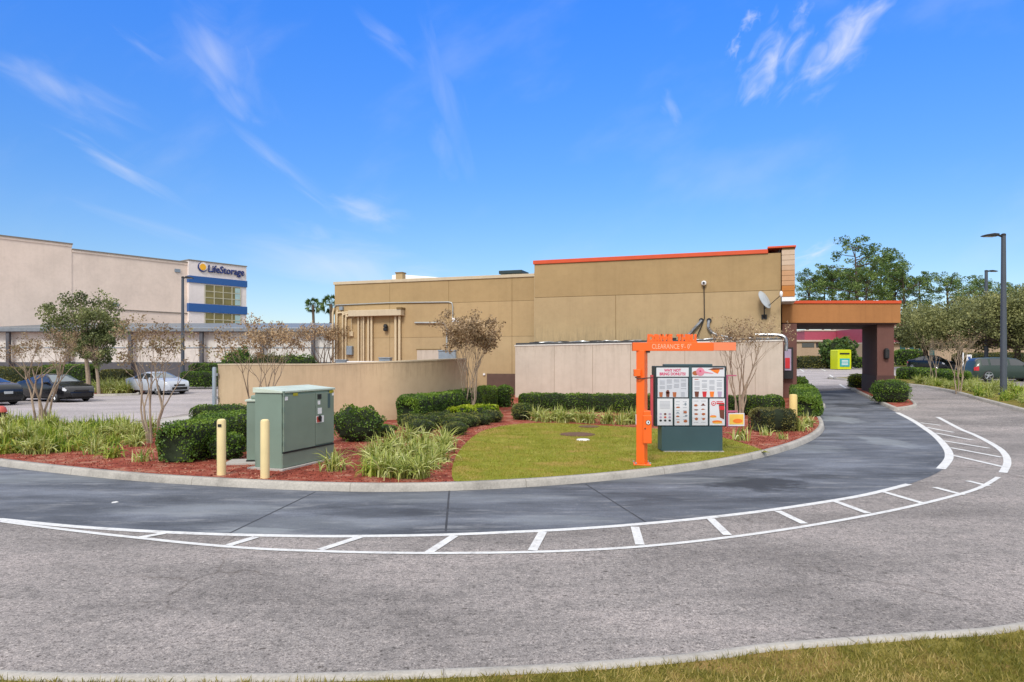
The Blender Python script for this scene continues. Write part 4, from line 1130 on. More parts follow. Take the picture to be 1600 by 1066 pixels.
bpy.data.objects[arm.name]
for w_, a_, b_ in (('DRIVE', 1011.5, 1050.5), ('THRU', 1057, 1088)):
    o = text_obj('cutout_letters', w_, .185, .02, M['orange_p'], cl, Matrix.Translation(((cx(a_)+cx(b_))/2, 0, cz(529.2))) @ FACE, bold=.016)
    xs = [v.co.x for v in o.data.vertices]; c0 = (cx(a_)+cx(b_))/2; k = (cx(b_)-cx(a_))/(max(xs)-min(xs))
    for v in o.data.vertices: v.co.x = c0+(v.co.x-(max(xs)+min(xs))/2)*k
part_box('letter_rail', M['orange_p'], cl, cx(1011), cx(1089), -.03, .03, cz(535.4), cz(533.6))
part_box('hose_clip', M['darkm'], cl, cx(1050.5), cx(1056.5), -.02, .02, cz(531.5), cz(528))
sp = MB().box(cx(1002.5), cx(1016), -.16, -.02, cz(692), cz(648)).build('speaker_box', M['orange_p'], cl, .015)
MB().box(cx(1003.5), cx(1015), -.14, -.03, cz(648)-.02, cz(641)).build('speaker_cap', M['orange_p'], sp, .02)
mp_ = Matrix.Translation((cx(1010), -.175, cz(659)))
MB().tube([(0, 0, 0), (0, .04, 0)], .045, 20).xf(mp_).build('emblem_ring', M['black'], sp)
MB().tube([(0, -.006, 0), (0, -.001, 0)], .037, 20).xf(mp_).build('emblem_disc', M['white'], sp)
MB().prism_y([(-.014, .012), (-.006, -.018), (.006, -.018), (.014, .012), (.014, .018), (-.014, .018)], -.012, -.0065).xf(mp_).build('cup_mark', M['black'], sp)
MB().tube([(cx(1005.5), -.172, cz(668.5)), (cx(1005.5), -.155, cz(668.5))], .014, 10).build('call_button', M['black'], sp)
part_box('sensor_box', M['orange_p'], cl, cx(989), cx(999), -.14, -.04, cz(588), cz(577), .008)
MB().tube([(cx(991), -.1, cz(589)), (cx(996), -.12, cz(592)), (cx(1004), -.13, cz(591)), (cx(1018), -.12, cz(590))], .012, 6).build('cable', M['brown_d'], cl, smooth=True)

# ------------------------------------------------------------------ menu board
pm = G(1080, 705, .122); Zm = pm.y
mn = empty('menu_board', (XA(1078, Zm), Zm, .122), 0, 'dark teal drive-through menu board with two lit-style columns of white menu panels', 'menu board')
mn['label'] = 'dark teal drive-through menu board with two columns of white menu panels'
def ux(px): return XA(px, Zm)-XA(1078, Zm)
def uz(py): return ZA(py, Zm)-.122
part_box('slab', M['concrete'], mn, ux(1035), ux(1128), -.16, .34, -.05, .02)
part_box('pedestal', M['teal'], mn, ux(1032), ux(1126.5), -.12, .3, .02, uz(666), .008)
part_box('cabinet', M['teal_d'], mn, ux(1022), ux(1133), -.1, .28, uz(666)+.001, uz(572), .01)
part_box('top_light_bar', M['teal'], mn, ux(1038), ux(1113), -.02, .2, uz(572)+.001, uz(569), .008)
part_box('centre_post', M['teal'], mn, ux(1074.5), ux(1078.5), -.125, -.101, uz(665), uz(573))
def pane(name, a, b, c, d, m=None):
    return part_box(name, m or M['panel'], mn, ux(a), ux(b), -.118, -.1015, uz(d), uz(c), 0)
def flat(parent, m, polys, y=-.121, name='picture_print'):
    if name == 'fine_print':
        mb = MB()
        for pl in polys: mb.prism_y([(ux(x), uz(z)) for x, z in pl], y, -.1185)
        return mb.build(name, m, parent)
    for pl in polys: MB().prism_y([(ux(x), uz(z)) for x, z in pl], y, -.1185).build(name, m, parent)
def rect(a, b, c, d): return [(a, d), (b, d), (b, c), (a, c)]
def ell(cx_, cy_, rx_, ry_, n=12): return [(cx_+rx_*math.cos(6.2832*k/n), cy_+ry_*math.sin(6.2832*k/n)) for k in range(n)][::-1]
def cup(x, y, w, h): return [(x-w*.36, y), (x+w*.36, y), (x+w*.5, y-h), (x-w*.5, y-h)]
p1 = pane('header_panel', 1024, 1074, 574.5, 588.5)
for i, t_ in enumerate(('WHY NOT', 'BRING DONUTS!')):
    text_obj('header_lettering', t_, .088, .001, M['magenta'], p1, Matrix.Translation((ux(1049), -.1205, uz(578.9+i*5.6))) @ FACE, sx=.88, bold=.003)
p2 = pane('header_panel', 1079, 1129.5, 574.5, 588.5)
flat(p2, M['brownf'], [ell(1084.5, 583, 5, 3.6)], -.1205); flat(p2, M['pinkl'], [ell(1092, 581, 6.6, 6.4, 18)], -.1225)
flat(p2, M['magenta'], [ell(1092, 580, 1.7, 1.6, 10)], -.1240)
flat(p2, M['pinkl'], [[(1098, 583), (1112, 584), (1112, 583), (1098, 580)]], -.1222)
flat(p2, M['orangep'], [[(1107, 577.5), (1114, 582), (1119, 584), (1122, 579), (1121, 576)]], -.1208); flat(p2, M['brownk'], [[(1104, 577.5), (1113, 578), (1128, 577), (1128, 575), (1112, 575)]], -.1226)
p3 = pane('drinks_panel', 1026, 1073, 590.5, 620.5, M['panel2'])
flat(p3, M['brownf'], [cup(1031, 620, 6, 7.5), cup(1052, 620, 6.2, 7.5)]); flat(p3, M['brownk'], [cup(1041.5, 620, 6.2, 7.5), ell(1041.5, 612, 2.6, 3)], -.1208)
flat(p3, M['txtgrey'], name='fine_print', polys=[rect(1062, 1068, 613+k*1.8, 613.7+k*1.8) for k in range(4)]+[rect(1029+c_*11, 1037+c_*11, 593+k*1.7, 593.6+k*1.7) for c_ in range(4) for k in range(9) if (k+c_) % 5])
p4 = pane('drinks_panel', 1080, 1128.5, 590, 620.5)
for x_, m_ in ((1086.5, 'brownk'), (1098.5, 'redp'), (1110, 'orangep'), (1122, 'lilac')): flat(p4, M[m_], [cup(x_, 620, 7, 8.5)])
flat(p4, M['txtgrey'], name='fine_print', polys=[rect(1083+c_*11.5, 1091+c_*11.5, 594+k*1.8, 594.6+k*1.8) for c_ in range(4) for k in range(9) if (k*2+c_) % 5])
flat(p4, M['hydrant'], [rect(1083, 1089, 592, 593)])
p5 = pane('food_panel', 1025.5, 1049, 627-4.5, 664)
flat(p5, M['txtgrey'], name='fine_print', polys=[rect(1029, 1045, 627+k*2, 627.6+k*2) for k in range(6)])
for j in range(3):
    for i in range(3): flat(p5, M[('lilac', 'hydrant', 'black')[j] if (i+j) % 2 == 0 else ('brownk', 'lilac', 'black')[j]], [ell(1030.5+i*7, 646.5+j*5, 2, 1.7, 10)], -.1205-.0001*(i+j))
p6 = pane('food_panel', 1052, 1074.5, 622.5, 664)
flat(p6, M['brownf'], [ell(1057.5, 636, 3, 1.2), ell(1068.5, 643.5, 3, 1.8), ell(1057, 650, 2.4, 1.3), ell(1069, 657.5, 3, 2.2), ell(1057.5, 659, 2.3, 1.2)]); flat(p6, M['txtgrey'], name='fine_print', y=-.1203, polys=[rect(1054, 1060, 627+k*4.6, 627.7+k*4.6) for k in range(7)]+[rect(1065, 1071, 627+k*4.6, 627.7+k*4.6) for k in range(7)]); flat(p6, M['bluegrey'], [ell(1057, 644, 2, 1), ell(1070, 649, 2.2, 1.4), ell(1069, 631, 1.6, 2.4)], -.1207)
p7 = pane('food_panel', 1079.5, 1103.5, 622.5, 664)
flat(p7, M['brownf'], [ell(1085, 633, 2.8, 1.8), ell(1085.5, 646.5, 2.9, 1.5), ell(1097, 646.5, 2.9, 1.9), ell(1086, 654, 2.6, 2.2), ell(1097, 654, 2.4, 1.7), ell(1096, 639, 2.5, 1)]); flat(p7, M['brownk'], [[(1092.5, 633.5), (1100, 633.5), (1096.5, 629.5)], ell(1085.5, 640, 3, 1)], -.1207); flat(p7, M['txtgrey'], name='fine_print', y=-.1203, polys=[rect(1082, 1089, 626+k*6.6, 626.6+k*6.6) for k in range(6)]+[rect(1093, 1100, 626+k*6.6, 626.6+k*6.6) for k in range(6)])
p8 = pane('promo_panel', 1106.5, 1130, 622.5, 664)
flat(p8, M['redp'], [ell(1112.5, 630, 3.6, 3.7, 18)]); flat(p8, M['panel'], [ell(1112.5, 630, 2.4, 2.5, 16)], -.1223); flat(p8, M['redp'], [rect(1117, 1127, 626.5, 627.6), rect(1117, 1129, 628.8, 631), [(1110.5, 631), (1112.3, 628.6), (1114.2, 631)]], -.1236)
flat(p8, M['brownk'], [[(1122.5, 652), (1129, 655), (1129.5, 631), (1120.5, 631.5)]]); flat(p8, M['redp'], [[(1121, 634), (1129.4, 634), (1129.4, 640), (1121.8, 640)]], -.1226)
flat(p8, M['orangep'], [ell(1112, 650, 5.2, 1.7), ell(1118, 658.5, 8, 2.4)], -.1208); flat(p8, M['yellowp'], [ell(1112, 651.3, 5, .8), ell(1119, 660.5, 8, 1)], -.1214)
part_box('side_frame', M['pinkred'], mn, ux(1016), ux(1020), -.05, .02, uz(665), uz(586), .004)
part_box('side_frame', M['pinkm'], mn, ux(1133.6), ux(1136.5), -.05, .02, uz(667), uz(586), .004)
part_box('side_arm', M['pinkm'], mn, ux(1136.6), ux(1150), -.04, .0, uz(588), uz(586), .003)
part_box('side_arm', M['pinkm'], mn, ux(1136.6), ux(1152), -.03, .01, uz(644.5), uz(641.5), .003)
part_box('side_arm', M['pinkm'], mn, ux(1136.6), ux(1152), -.03, .01, uz(667.5), uz(665), .003)
sg = part_box('side_poster', M['panel'], mn, ux(1137), ux(1162), -.05, -.035, uz(665.5), uz(645.5))
mb = MB(); mb.prism_y([(ux(x), uz(z)) for x, z in rect(1138.5, 1160.5, 647, 663)], -.055, -.0505); mb.build('print', M['yellowp'], sg)
mb = MB(); mb.prism_y([(ux(x), uz(z)) for x, z in ell(1151.5, 657.5, 7.5, 3.4, 14)], -.06, -.0553); mb.build('print', M['orangep'], sg)
part_box('side_poster', M['panel'], mn, ux(994), ux(1000.5), .05, .07, uz(664), uz(648)); part_box('side_poster_arm', M['pinkred'], mn, ux(1000.5), ux(1016), .05, .07, uz(650), uz(648.5))

# lawn covers
def disc(name, px, py, rad, m, label, ring=None):
    p = G(px, py, .125); e = empty(name, p, 0, label, 'access cover')
    MB().lathe([(rad, -.03), (rad, .012), (rad*.94, .02)], 24).build('lid', m, e)
    MB().lathe([(rad*1.08, -.03), (rad*1.08, .006)], 24).build('rim', ring or m, e)
disc('manhole_cover', 902, 679, .46, M['lid'], 'rusty brown round manhole cover set in the lawn', M['lid'])
disc('cleanout_cover', 911, 687.5, .16, M['white'], 'small white round cleanout cover on the lawn in front of the rusty one')
disc('valve_cover', 920, 667, .3, M['lid'], 'flat brown oval cover at the back edge of the lawn by the grasses')

# ------------------------------------------------------------------ vegetation near
def path(*px): return [G(a, b, .112) for a, b in px]
hedge('hedge', [G(268, 726, .1), G(305, 716, .1), G(345, 703, .1), G(384, 692, .1)], .95, .82, L_hedge, 'dark clipped hedge slanting back from the kerb left of the cabinet, nearest of three', group='clipped hedges left of the cabinet', seed=3, dens=760)
hedge('hedge', [G(305, 686, .1), G(350, 684, .1), G(393, 682, .1)], 1.0, .72, L_hedge, 'clipped hedge behind the round shrub, middle one of three rows left of the cabinet', group='clipped hedges left of the cabinet', seed=5)
hedge('hedge', [G(296, 664, .1), G(340, 663, .1), G(392, 662, .1)], .9, .62, L_hedge, 'low clipped hedge closest to the tan wall, back row of three left of the cabinet', group='clipped hedges left of the cabinet', seed=8)
p = G(345, 721, .1); shrub('round_shrub', (p.x, p.y+.3, .1), .36, .36, .29, L_hedge, 'round ball shrub behind the left pale bollard', seed=4, dens=900)
p = G(553, 692, .1); shrub('shrub', (p.x, p.y+.4, .1), .62, .55, .46, L_hedge, 'rounded dark green shrub right of the cabinet against the tan wall', seed=9, dens=700, rough=.2)
p = G(592, 684, .1); shrub('low_shrub', (p.x, p.y+.3, .1), .42, .35, .17, L_hedge, 'low flat green shrub between the dark shrub and the pale grasses', seed=19, dens=700, rough=.2)
hedge('hedge', [G(634, 667, .1), G(680, 658, .1), G(720, 650, .1), G(764, 637, .1)], .9, .96, L_hedge, 'long clipped hedge following the tan wall up to the brown wainscot', seed=11, leaf=.052, dens=620)
hedge('hedge', [G(774, 636, .1), G(802, 636, .1)], .9, .95, L_hedge, 'short blocky hedge in front of the brown wainscot', seed=13, leaf=.065)
p = G(733, 650, .1)
hedge('lime_shrub', [G(702, 660, .1), G(735, 658, .1), G(768, 654, .1)], 1.0, .5, L_lime, 'yellow green spreading shrub at the foot of the seed-head tree', 'shrub', seed=15, leaf=.08, rnd=.6)
mounds = [(648, 672, .36), (658, 664, .38), (674, 657, .42), (684, 666, .36), (697, 660, .34), (704, 667, .33), (709, 674, .33), (720, 665, .33), (717, 671, .3), (733, 668, .29), (736, 661, .3), (752, 665, .3), (767, 661, .35), (711, 681, .3), (655, 679, .34), (690, 652, .42), (641, 668, .35), (728, 656, .36), (668, 672, .36), (757, 656, .33)]
mound_src = []
for k in range(3):
    mound_src.append(shrub('mound_shrub', (0, 0, 0), .42, .42, .24, L_mound, None, seed=30+k, dens=700, leaf=.045, rough=.16))
used = [False]*3
SRC_USED = {}
def place(src, loc, rz, sc, label, cat, group, name=None):
    """first placement moves the source itself, later ones copy thing and parts"""
    if not SRC_USED.get(src.name):
        SRC_USED[src.name] = True; r_ = src
    else:
        r_ = src.copy(); col.objects.link(r_)
        for ch in list(src.children):
            c = ch.copy(); col.objects.link(c); c.parent = r_
            for g_ in ch.children:
                d = g_.copy(); col.objects.link(d); d.parent = c
    r_.location = loc; r_.rotation_euler = (0, 0, rz); r_.scale = sc if isinstance(sc, tuple) else (sc,)*3
    return tag(r_, label, cat, group)
for i, (a, b, s) in enumerate(mounds):
    p = G(a, b, .1)
    place(mound_src[i % 3], (p.x, p.y+.15, p.z), i*1.7, s/.38, 'small dark mound shrub in the cluster behind the variegated grasses', 'shrub', 'mound shrubs beside the lawn')
hedge('hedge', [G(812, 641, .1), G(900, 643, .1), G(1000, 645, .1), G(1100, 647, .1), G(1226, 649, .1)], .85, .72, L_hedge, 'long low hedge along the foot of the cream annex wall behind the menu board', seed=17, leaf=.052, dens=620)
p = G(816, 657, .1); shrub('round_shrub', (p.x, p.y+.2, .1), .36, .36, .3, L_mound, 'round ball shrub at the left end of the annex hedge', seed=21, dens=900)
hedge('olive_hedge', [G(1172, 674, .1), G(1200, 674, .1), G(1232, 672, .1)], 1.1, .68, L_olive, 'rounded olive brown hedge behind the orange side poster of the menu board', seed=23, dens=700, rnd=.4)
hedge('hedge', [G(1262, 652, .1), G(1258, 640, .1), G(1252, 627, .1)], 1.0, .8, L_hedge, 'dark hedge curving round the building corner at the bend of the lane', seed=25, dens=520, leaf=.06)
hedge('hedge', [G(1246, 622, .1), G(1242, 614, .1)], 1.0, .9, L_hedge, 'small dark hedge against the building below the canopy', seed=27, dens=520, leaf=.06)
p = G(1395, 629, .1); shrub('shrub', (p.x, p.y+.2, p.z), .76, .6, .5, L_hedge, 'rounded boxy shrub in front of the brown canopy pier', seed=29, dens=800, sq=3.5)
p = G(1343, 606, .1); shrub('shrub', (p.x-.1, p.y, p.z), .45, .7, .42, L_lime, 'small yellow green shrub behind the canopy pier in the kerbed island', seed=31, dens=600, sq=3)
hedge('hedge', [G(1408, 592, .1), G(1440, 594, .1), G(1470, 598, .1), G(1503, 603, .1)], 1.3, .85, L_hedge, 'dark green hedge behind the bare tree in the right hand bed', seed=33, leaf=.09, dens=260)

# flax / liriope clumps
flx = []
for k, (n, Lg, m_) in enumerate(((95, .68, L_flax), (85, .6, L_flaxg), (110, .74, L_flax), (28, .5, L_flax))):
    V, var = blades(n, Lg, .10, .021, 1.3, 50+k)
    flx.append(quad_mesh('grass_clump', V, var, m_))
CLG = 'dense arching flax grasses along the left kerb'
def clump(px, py, k, s, label, group, dz=.1):
    p = G(px, py, dz); place(flx[k], (p.x, p.y, p.z), random.uniform(0, 6), s*random.uniform(.9, 1.1), label, 'ornamental grass', group)
rows = [(708, 6, 215, 20), (697, -5, 225, 17), (687, 5, 232, 17), (677, 0, 240, 18), (669, 10, 200, 20)]
for py, a, b, st in rows:
    x = a
    while x < b:
        if not (py > 700 and x > 165): clump(x+random.uniform(-5, 5), py+random.uniform(-3, 3), random.choice([0, 1, 2, 1]), random.uniform(.55, .92), 'arching pale green flax grass in the dense planting along the left kerb', CLG)
        x += st
clump(175, 716, 1, .7, 'small isolated green grass tuft in the mulch below the dense left planting', None)
clump(223, 722, 3, .75, 'sparse wispy grass tuft in the mulch left of the slanting hedge', None)
clump(523, 736, 0, .86, 'single variegated grass clump at the right foot of the cabinet', None)
GB = 'big variegated grasses beside the lawn'
for a, b, k in ((588, 733, 0), (606, 746, 2), (656, 748, 2), (636, 735, 1), (626, 716, 0), (600, 716, 2), (668, 716, 2), (690, 708, 0), (650, 705, 1), (675, 733, 0), (614, 702, 0), (578, 722, 2), (630, 748, 0), (645, 722, 2), (688, 722, 2), (580, 744, 1), (662, 698, 0), (640, 692, 2), (696, 700, 0), (618, 730, 2)):
    clump(a, b, k, random.uniform(.68, .86), 'large cream striped grass clump in the bunch between cabinet and lawn', GB)
GA = 'pale grasses in front of the annex hedge'
for a, b in ((838, 658), (852, 660), (866, 658), (880, 661), (894, 659), (908, 661), (922, 662), (948, 663), (972, 664), (986, 663), (1008, 665)):
    clump(a, b, random.choice([0, 2]), .85, 'pale striped grass clump in the row before the annex hedge', GA)
for a, b, k, s, lb in ((1157, 689, 3, 1.0, 'sparse pale grass tuft below the orange side poster'), (1197, 681, 3, .8, 'thin grass tuft in red mulch in front of the olive hedge'), (1222, 687, 3, .6, 'small blond grass tuft at the right end of the olive hedge'), (1250, 674, 0, .85, 'yellow green grass clump beside the bollard at the lane bend'), (1262, 668, 2, .7, 'yellow green grass clump at the kerb inside the lane bend')):
    clump(a, b, k, s, lb, None)
GR = 'light grasses in the right hand bed'
kr = [Vector((p.x, p.y)) for p in [G(a, b, 0) for a, b in right_px]]
kr = [Vector((p.x, p.y)) for p in crom([Vector((a.x, a.y, 0)) for a in [Vector((17.4, 20.5))]+kr], 12)]
for off in (.75, 1.5, 2.4, 3.2):
    ln = offset_poly(kr, -off)
    step = 2 if off < 2 else 3
    for i in range(0, len(ln), step):
        q = ln[i]+Vector((random.gauss(0, .15), random.gauss(0, .2)))
        if random.random() < (.12 if off < 2 else .4): continue
        place(flx[random.choice([0, 1, 2])], (q.x, q.y, terr(q.x, q.y)+.1), random.uniform(0, 6), random.uniform(.65, 1.05), 'light yellow green grass clump in the mass along the right kerb', 'ornamental grass', GR)

# crape myrtles and other thin trees
def gz(px, py): return G(px, py, .1)
p = gz(65, 672); small_tree('crape_myrtle', p, 11, ZA(512, p.y)-.1, 5, .55, 4, .045, L_rust, 2, .0425, 'multi-stemmed crape myrtle in the grasses in front of the black sedan', group='crape myrtles', flare=.16, clear=.34, fork=.5)
p = gz(238, 693); small_tree('crape_myrtle', p, 12, ZA(492, p.y)-.1, 5, .5, 4, .036, L_rust, 2, .05, 'slender crape myrtle with thin rusty crown in front of the silver car', group='crape myrtles', flare=.16, clear=.34, fork=.5)
p = gz(408, 680); small_tree('crape_myrtle', p, 19, ZA(494, p.y)-.1, 5, .55, 4, .03, L_dry, 3, .055, 'bare crape myrtle rising behind the green cabinet against the tan wall', group='crape myrtles', flare=.18, clear=.4, fork=.45, keep=.9)
p = gz(735, 651); small_tree('crape_myrtle', p, 14, ZA(488, p.y)-.1, 6, .26, 4, .045, L_dry, 4, .075, 'crape myrtle thick with brown seed heads in front of the low wing', group='crape myrtles', flare=.13, clear=.22, fork=.36)
p = gz(1156, 655); small_tree('crape_myrtle', p, 15, ZA(492, p.y)-.1, 6, .36, 4, .042, L_dry, 2, .06, 'nearly leafless crape myrtle beside the menu board and annex wall', group='crape myrtles', flare=.13, clear=.33, fork=.4, keep=.6)
p = gz(1460, 600); small_tree('bare_tree', p, 16, ZA(526, p.y)-.3, 4, .34, 4, .035, L_dry, 1, .05, 'pale bare multi-stemmed tree before the dark hedge in the right bed', group='bare trees right', flare=.07, clear=.3, fork=.26, keep=.12)
p = gz(1500, 603); small_tree('bare_tree', p, 17, ZA(532, p.y)-.3, 3, .34, 4, .03, L_dry, 1, .05, 'brownish bare tree between the dark hatchback and the green truck', group='bare trees right', flare=.06, clear=.3, fork=.26, keep=.12)
p = gz(1585, 622); small_tree('bare_tree', (p.x, p.y+4, p.z), 18, 3.6, 3, .34, 4, .05, L_dry, 1, .06, 'bare tree right of the tall lamp post at the picture edge', group='bare trees right', flare=.12, clear=.35, keep=.3)
Yt = 40.; small_tree('crape_myrtle', (XA(507, Yt), Yt, .1), 21, ZA(506, Yt), 4, .3, 4, .07, L_dry, 2, .09, 'dark twiggy tree behind the tan wall at the building corner', group='crape myrtles', barkm=M['bark2'], flare=.12, clear=.3)
# oak left
big_tree('oak_tree', (XA(140, 42), 42, 0), ZA(458, 42), 2.35, 3.2, .13, L_oak, 'feathery grey green oak behind the black sedan', 41, 85, 130, .12, .9, .5, lean=-.3, barkm=M['bark'], low=.35)
big_tree('oak_tree', (XA(155, 41), 41, 0), ZA(508, 41), 1.35, 2.5, .09, L_oak, 'smaller green tree with a pale leaning trunk right of the feathery oak', 42, 44, 120, .11, .9, .5, lean=-.25, barkm=M['bark'], low=.5)
# live oaks on the right
for (px, pyt, Y, rad, sd_, lb) in ((1590, 462, 60, 7.0, 51, 'broad olive live oak behind the green truck and lamp post'), (1500, 474, 66, 6.2, 52, 'olive live oak between the parking lot and the pink plaza'), (1446, 512, 70, 3.2, 53, 'low rounded live oak left of the larger ones, before the pink plaza'), (1660, 455, 58, 6.5, 54, 'olive live oak cut by the right picture edge')):
    X = XA(px, Y); g = terr(X, Y)
    big_tree('live_oak', (X, Y, g), ZA(pyt, Y)-g, rad, 3.0, .25, L_live, lb, sd_, 80, 420, .17, .75, .55, group='live oaks by the right lot', low=.5)
# palm-like and far bed shrubs at left
def palm(px, pyt, Y, fr, label, th, fan=24, name='palm_tree'):
    X = XA(px, Y); g = terr(X, Y); h = ZA(pyt, Y)-g-fr*.7
    e = empty(name, (X, Y, g), 0, label, 'palm tree', 'fan palms beyond the storage wing')
    MB().tube([(0, 0, -.2), (.15, 0, h*.5), (0, 0, h)], [th*1.2, th, th*.9], 8, cap=False).build('trunk', M['bark2'], e, smooth=True)
    V = []; var = []; r_ = random.Random(int(px))
    for i in range(fan*2):
        az = r_.uniform(0, 6.28); el = r_.uniform(-.9, 1.35)
        d = Vector((math.cos(az)*math.cos(el), math.sin(az)*math.cos(el), math.sin(el)))
        st = Vector((0, 0, h))+d*fr*.25; c = st+d*fr*.35
        a_ = d.cross(Vector((r_.gauss(0, 1), r_.gauss(0, 1), r_.gauss(0, 1)))).normalized()
        V += [Vector((0, 0, h)), st+a_*.03, c, st-a_*.03]; var.append(.5)
        for j in range(11):
            t = (j-5)/5*1.15
            q = (d*math.cos(t)+a_*math.sin(t)).normalized(); e_ = c+q*fr*.5*(1-.25*abs(t))+Vector((0, 0, -.12*fr*abs(t)-.1*fr))
            s_ = q.cross(d.cross(a_)).normalized()*fr*.035
            m_ = c.lerp(e_, .5)
            V += [c, m_+s_, e_, m_-s_]; var.append(r_.uniform(.1, .9))
    quad_mesh('crown', np.array([tuple(v) for v in V]), np.array(var), L_palm, None, e)
palm(489, 467, 95, 1.25, 'small fan palm standing alone above the low storage wing', .2)
palm(517, 463, 90, 1.5, 'fan palm half hidden behind the corner of the low wing', .25)

# left lot beds and hedges
def far_hedge(px0, px1, pyb, pyt, m, lb, w=1.1, seed=0, leaf=.1):
    a, b = G(px0, pyb, .1), G(px1, pyb, .1); a.z = terr(a.x, a.y); h = ZA(pyt, (a.y+b.y)/2)-a.z
    hedge('hedge', [a, a.lerp(b, .5), b], w, h, m, lb, seed=seed, leaf=leaf, dens=190)
sheet('planting_strip', [G(-80, 608), G(120, 606), G(140, 619), G(215, 618), G(228, 612), G(200, 603), G(345, 600), G(350, 587), G(-80, 587)], .02, M['mulch'])
kerb('strip_kerb', [Vector((q.x, q.y)) for q in (G(345, 600), G(270, 603), G(200, 603.5), G(226, 611), G(216, 618), G(140, 619.5), G(120, 606), G(-80, 606))], side=-1)
far_hedge(285, 345, 605, 583, L_hedge, 'low green hedge behind the silver car in front of the storage wing', seed=61)
far_hedge(298, 350, 602, 570, L_hedge, 'taller dark hedge against the storage wing left of the tan wall', seed=62)
far_hedge(-20, 66, 607, 576, L_olive, 'dull green hedge behind the black sedans at the left edge', seed=63)
far_hedge(160, 205, 607, 580, L_olive, 'dull hedge under the feathery oak beside the silver car', seed=64)
far_hedge(70, 150, 608, 572, L_hedge, 'dark hedge directly behind the roof of the black sedan', seed=65)
Yb = 44; shrub('shrub', (XA(372, Yb), Yb, .1), 1.1, 1.0, ZA(548, Yb)/2, L_hedge, 'tall rounded green shrub showing above the tan wall left of the bare myrtle', seed=66, dens=260, leaf=.09, rough=.18)
shrub('shrub', (XA(420, Yb), Yb, .1), 1.5, .8, ZA(553, Yb)/2, L_olive, 'dull green shrub showing above the tan wall behind the bare myrtle', seed=67, dens=200, leaf=.09, rough=.2)
shrub('shrub', (XA(465, Yb), Yb, .1), 1.4, .8, ZA(556, Yb)/2, L_hedge, 'low dark shrub showing above the tan wall near the building corner', seed=68, dens=200, leaf=.09, rough=.2)
GP = 'golden grasses in the bed between the parked cars'
for a, b in ((152, 613), (163, 614), (174, 615), (186, 616), (197, 615), (207, 613), (180, 610), (195, 609), (160, 608)):
    p = G(a, b, .05); place(flx[random.choice([0, 2])], tuple(p), random.uniform(0, 6), random.uniform(1.3, 1.6), 'golden green grass clump in the bed between black sedan and silver car', 'ornamental grass', GP)
for a, b in ((300, 600), (312, 599), (325, 599), (336, 598)):
    p = G(a, b, .05); place(flx[0], tuple(p), random.uniform(0, 6), 1.3, 'golden grass clump at the foot of the far hedge right of the silver car', 'ornamental grass', 'golden grasses by the far hedge')

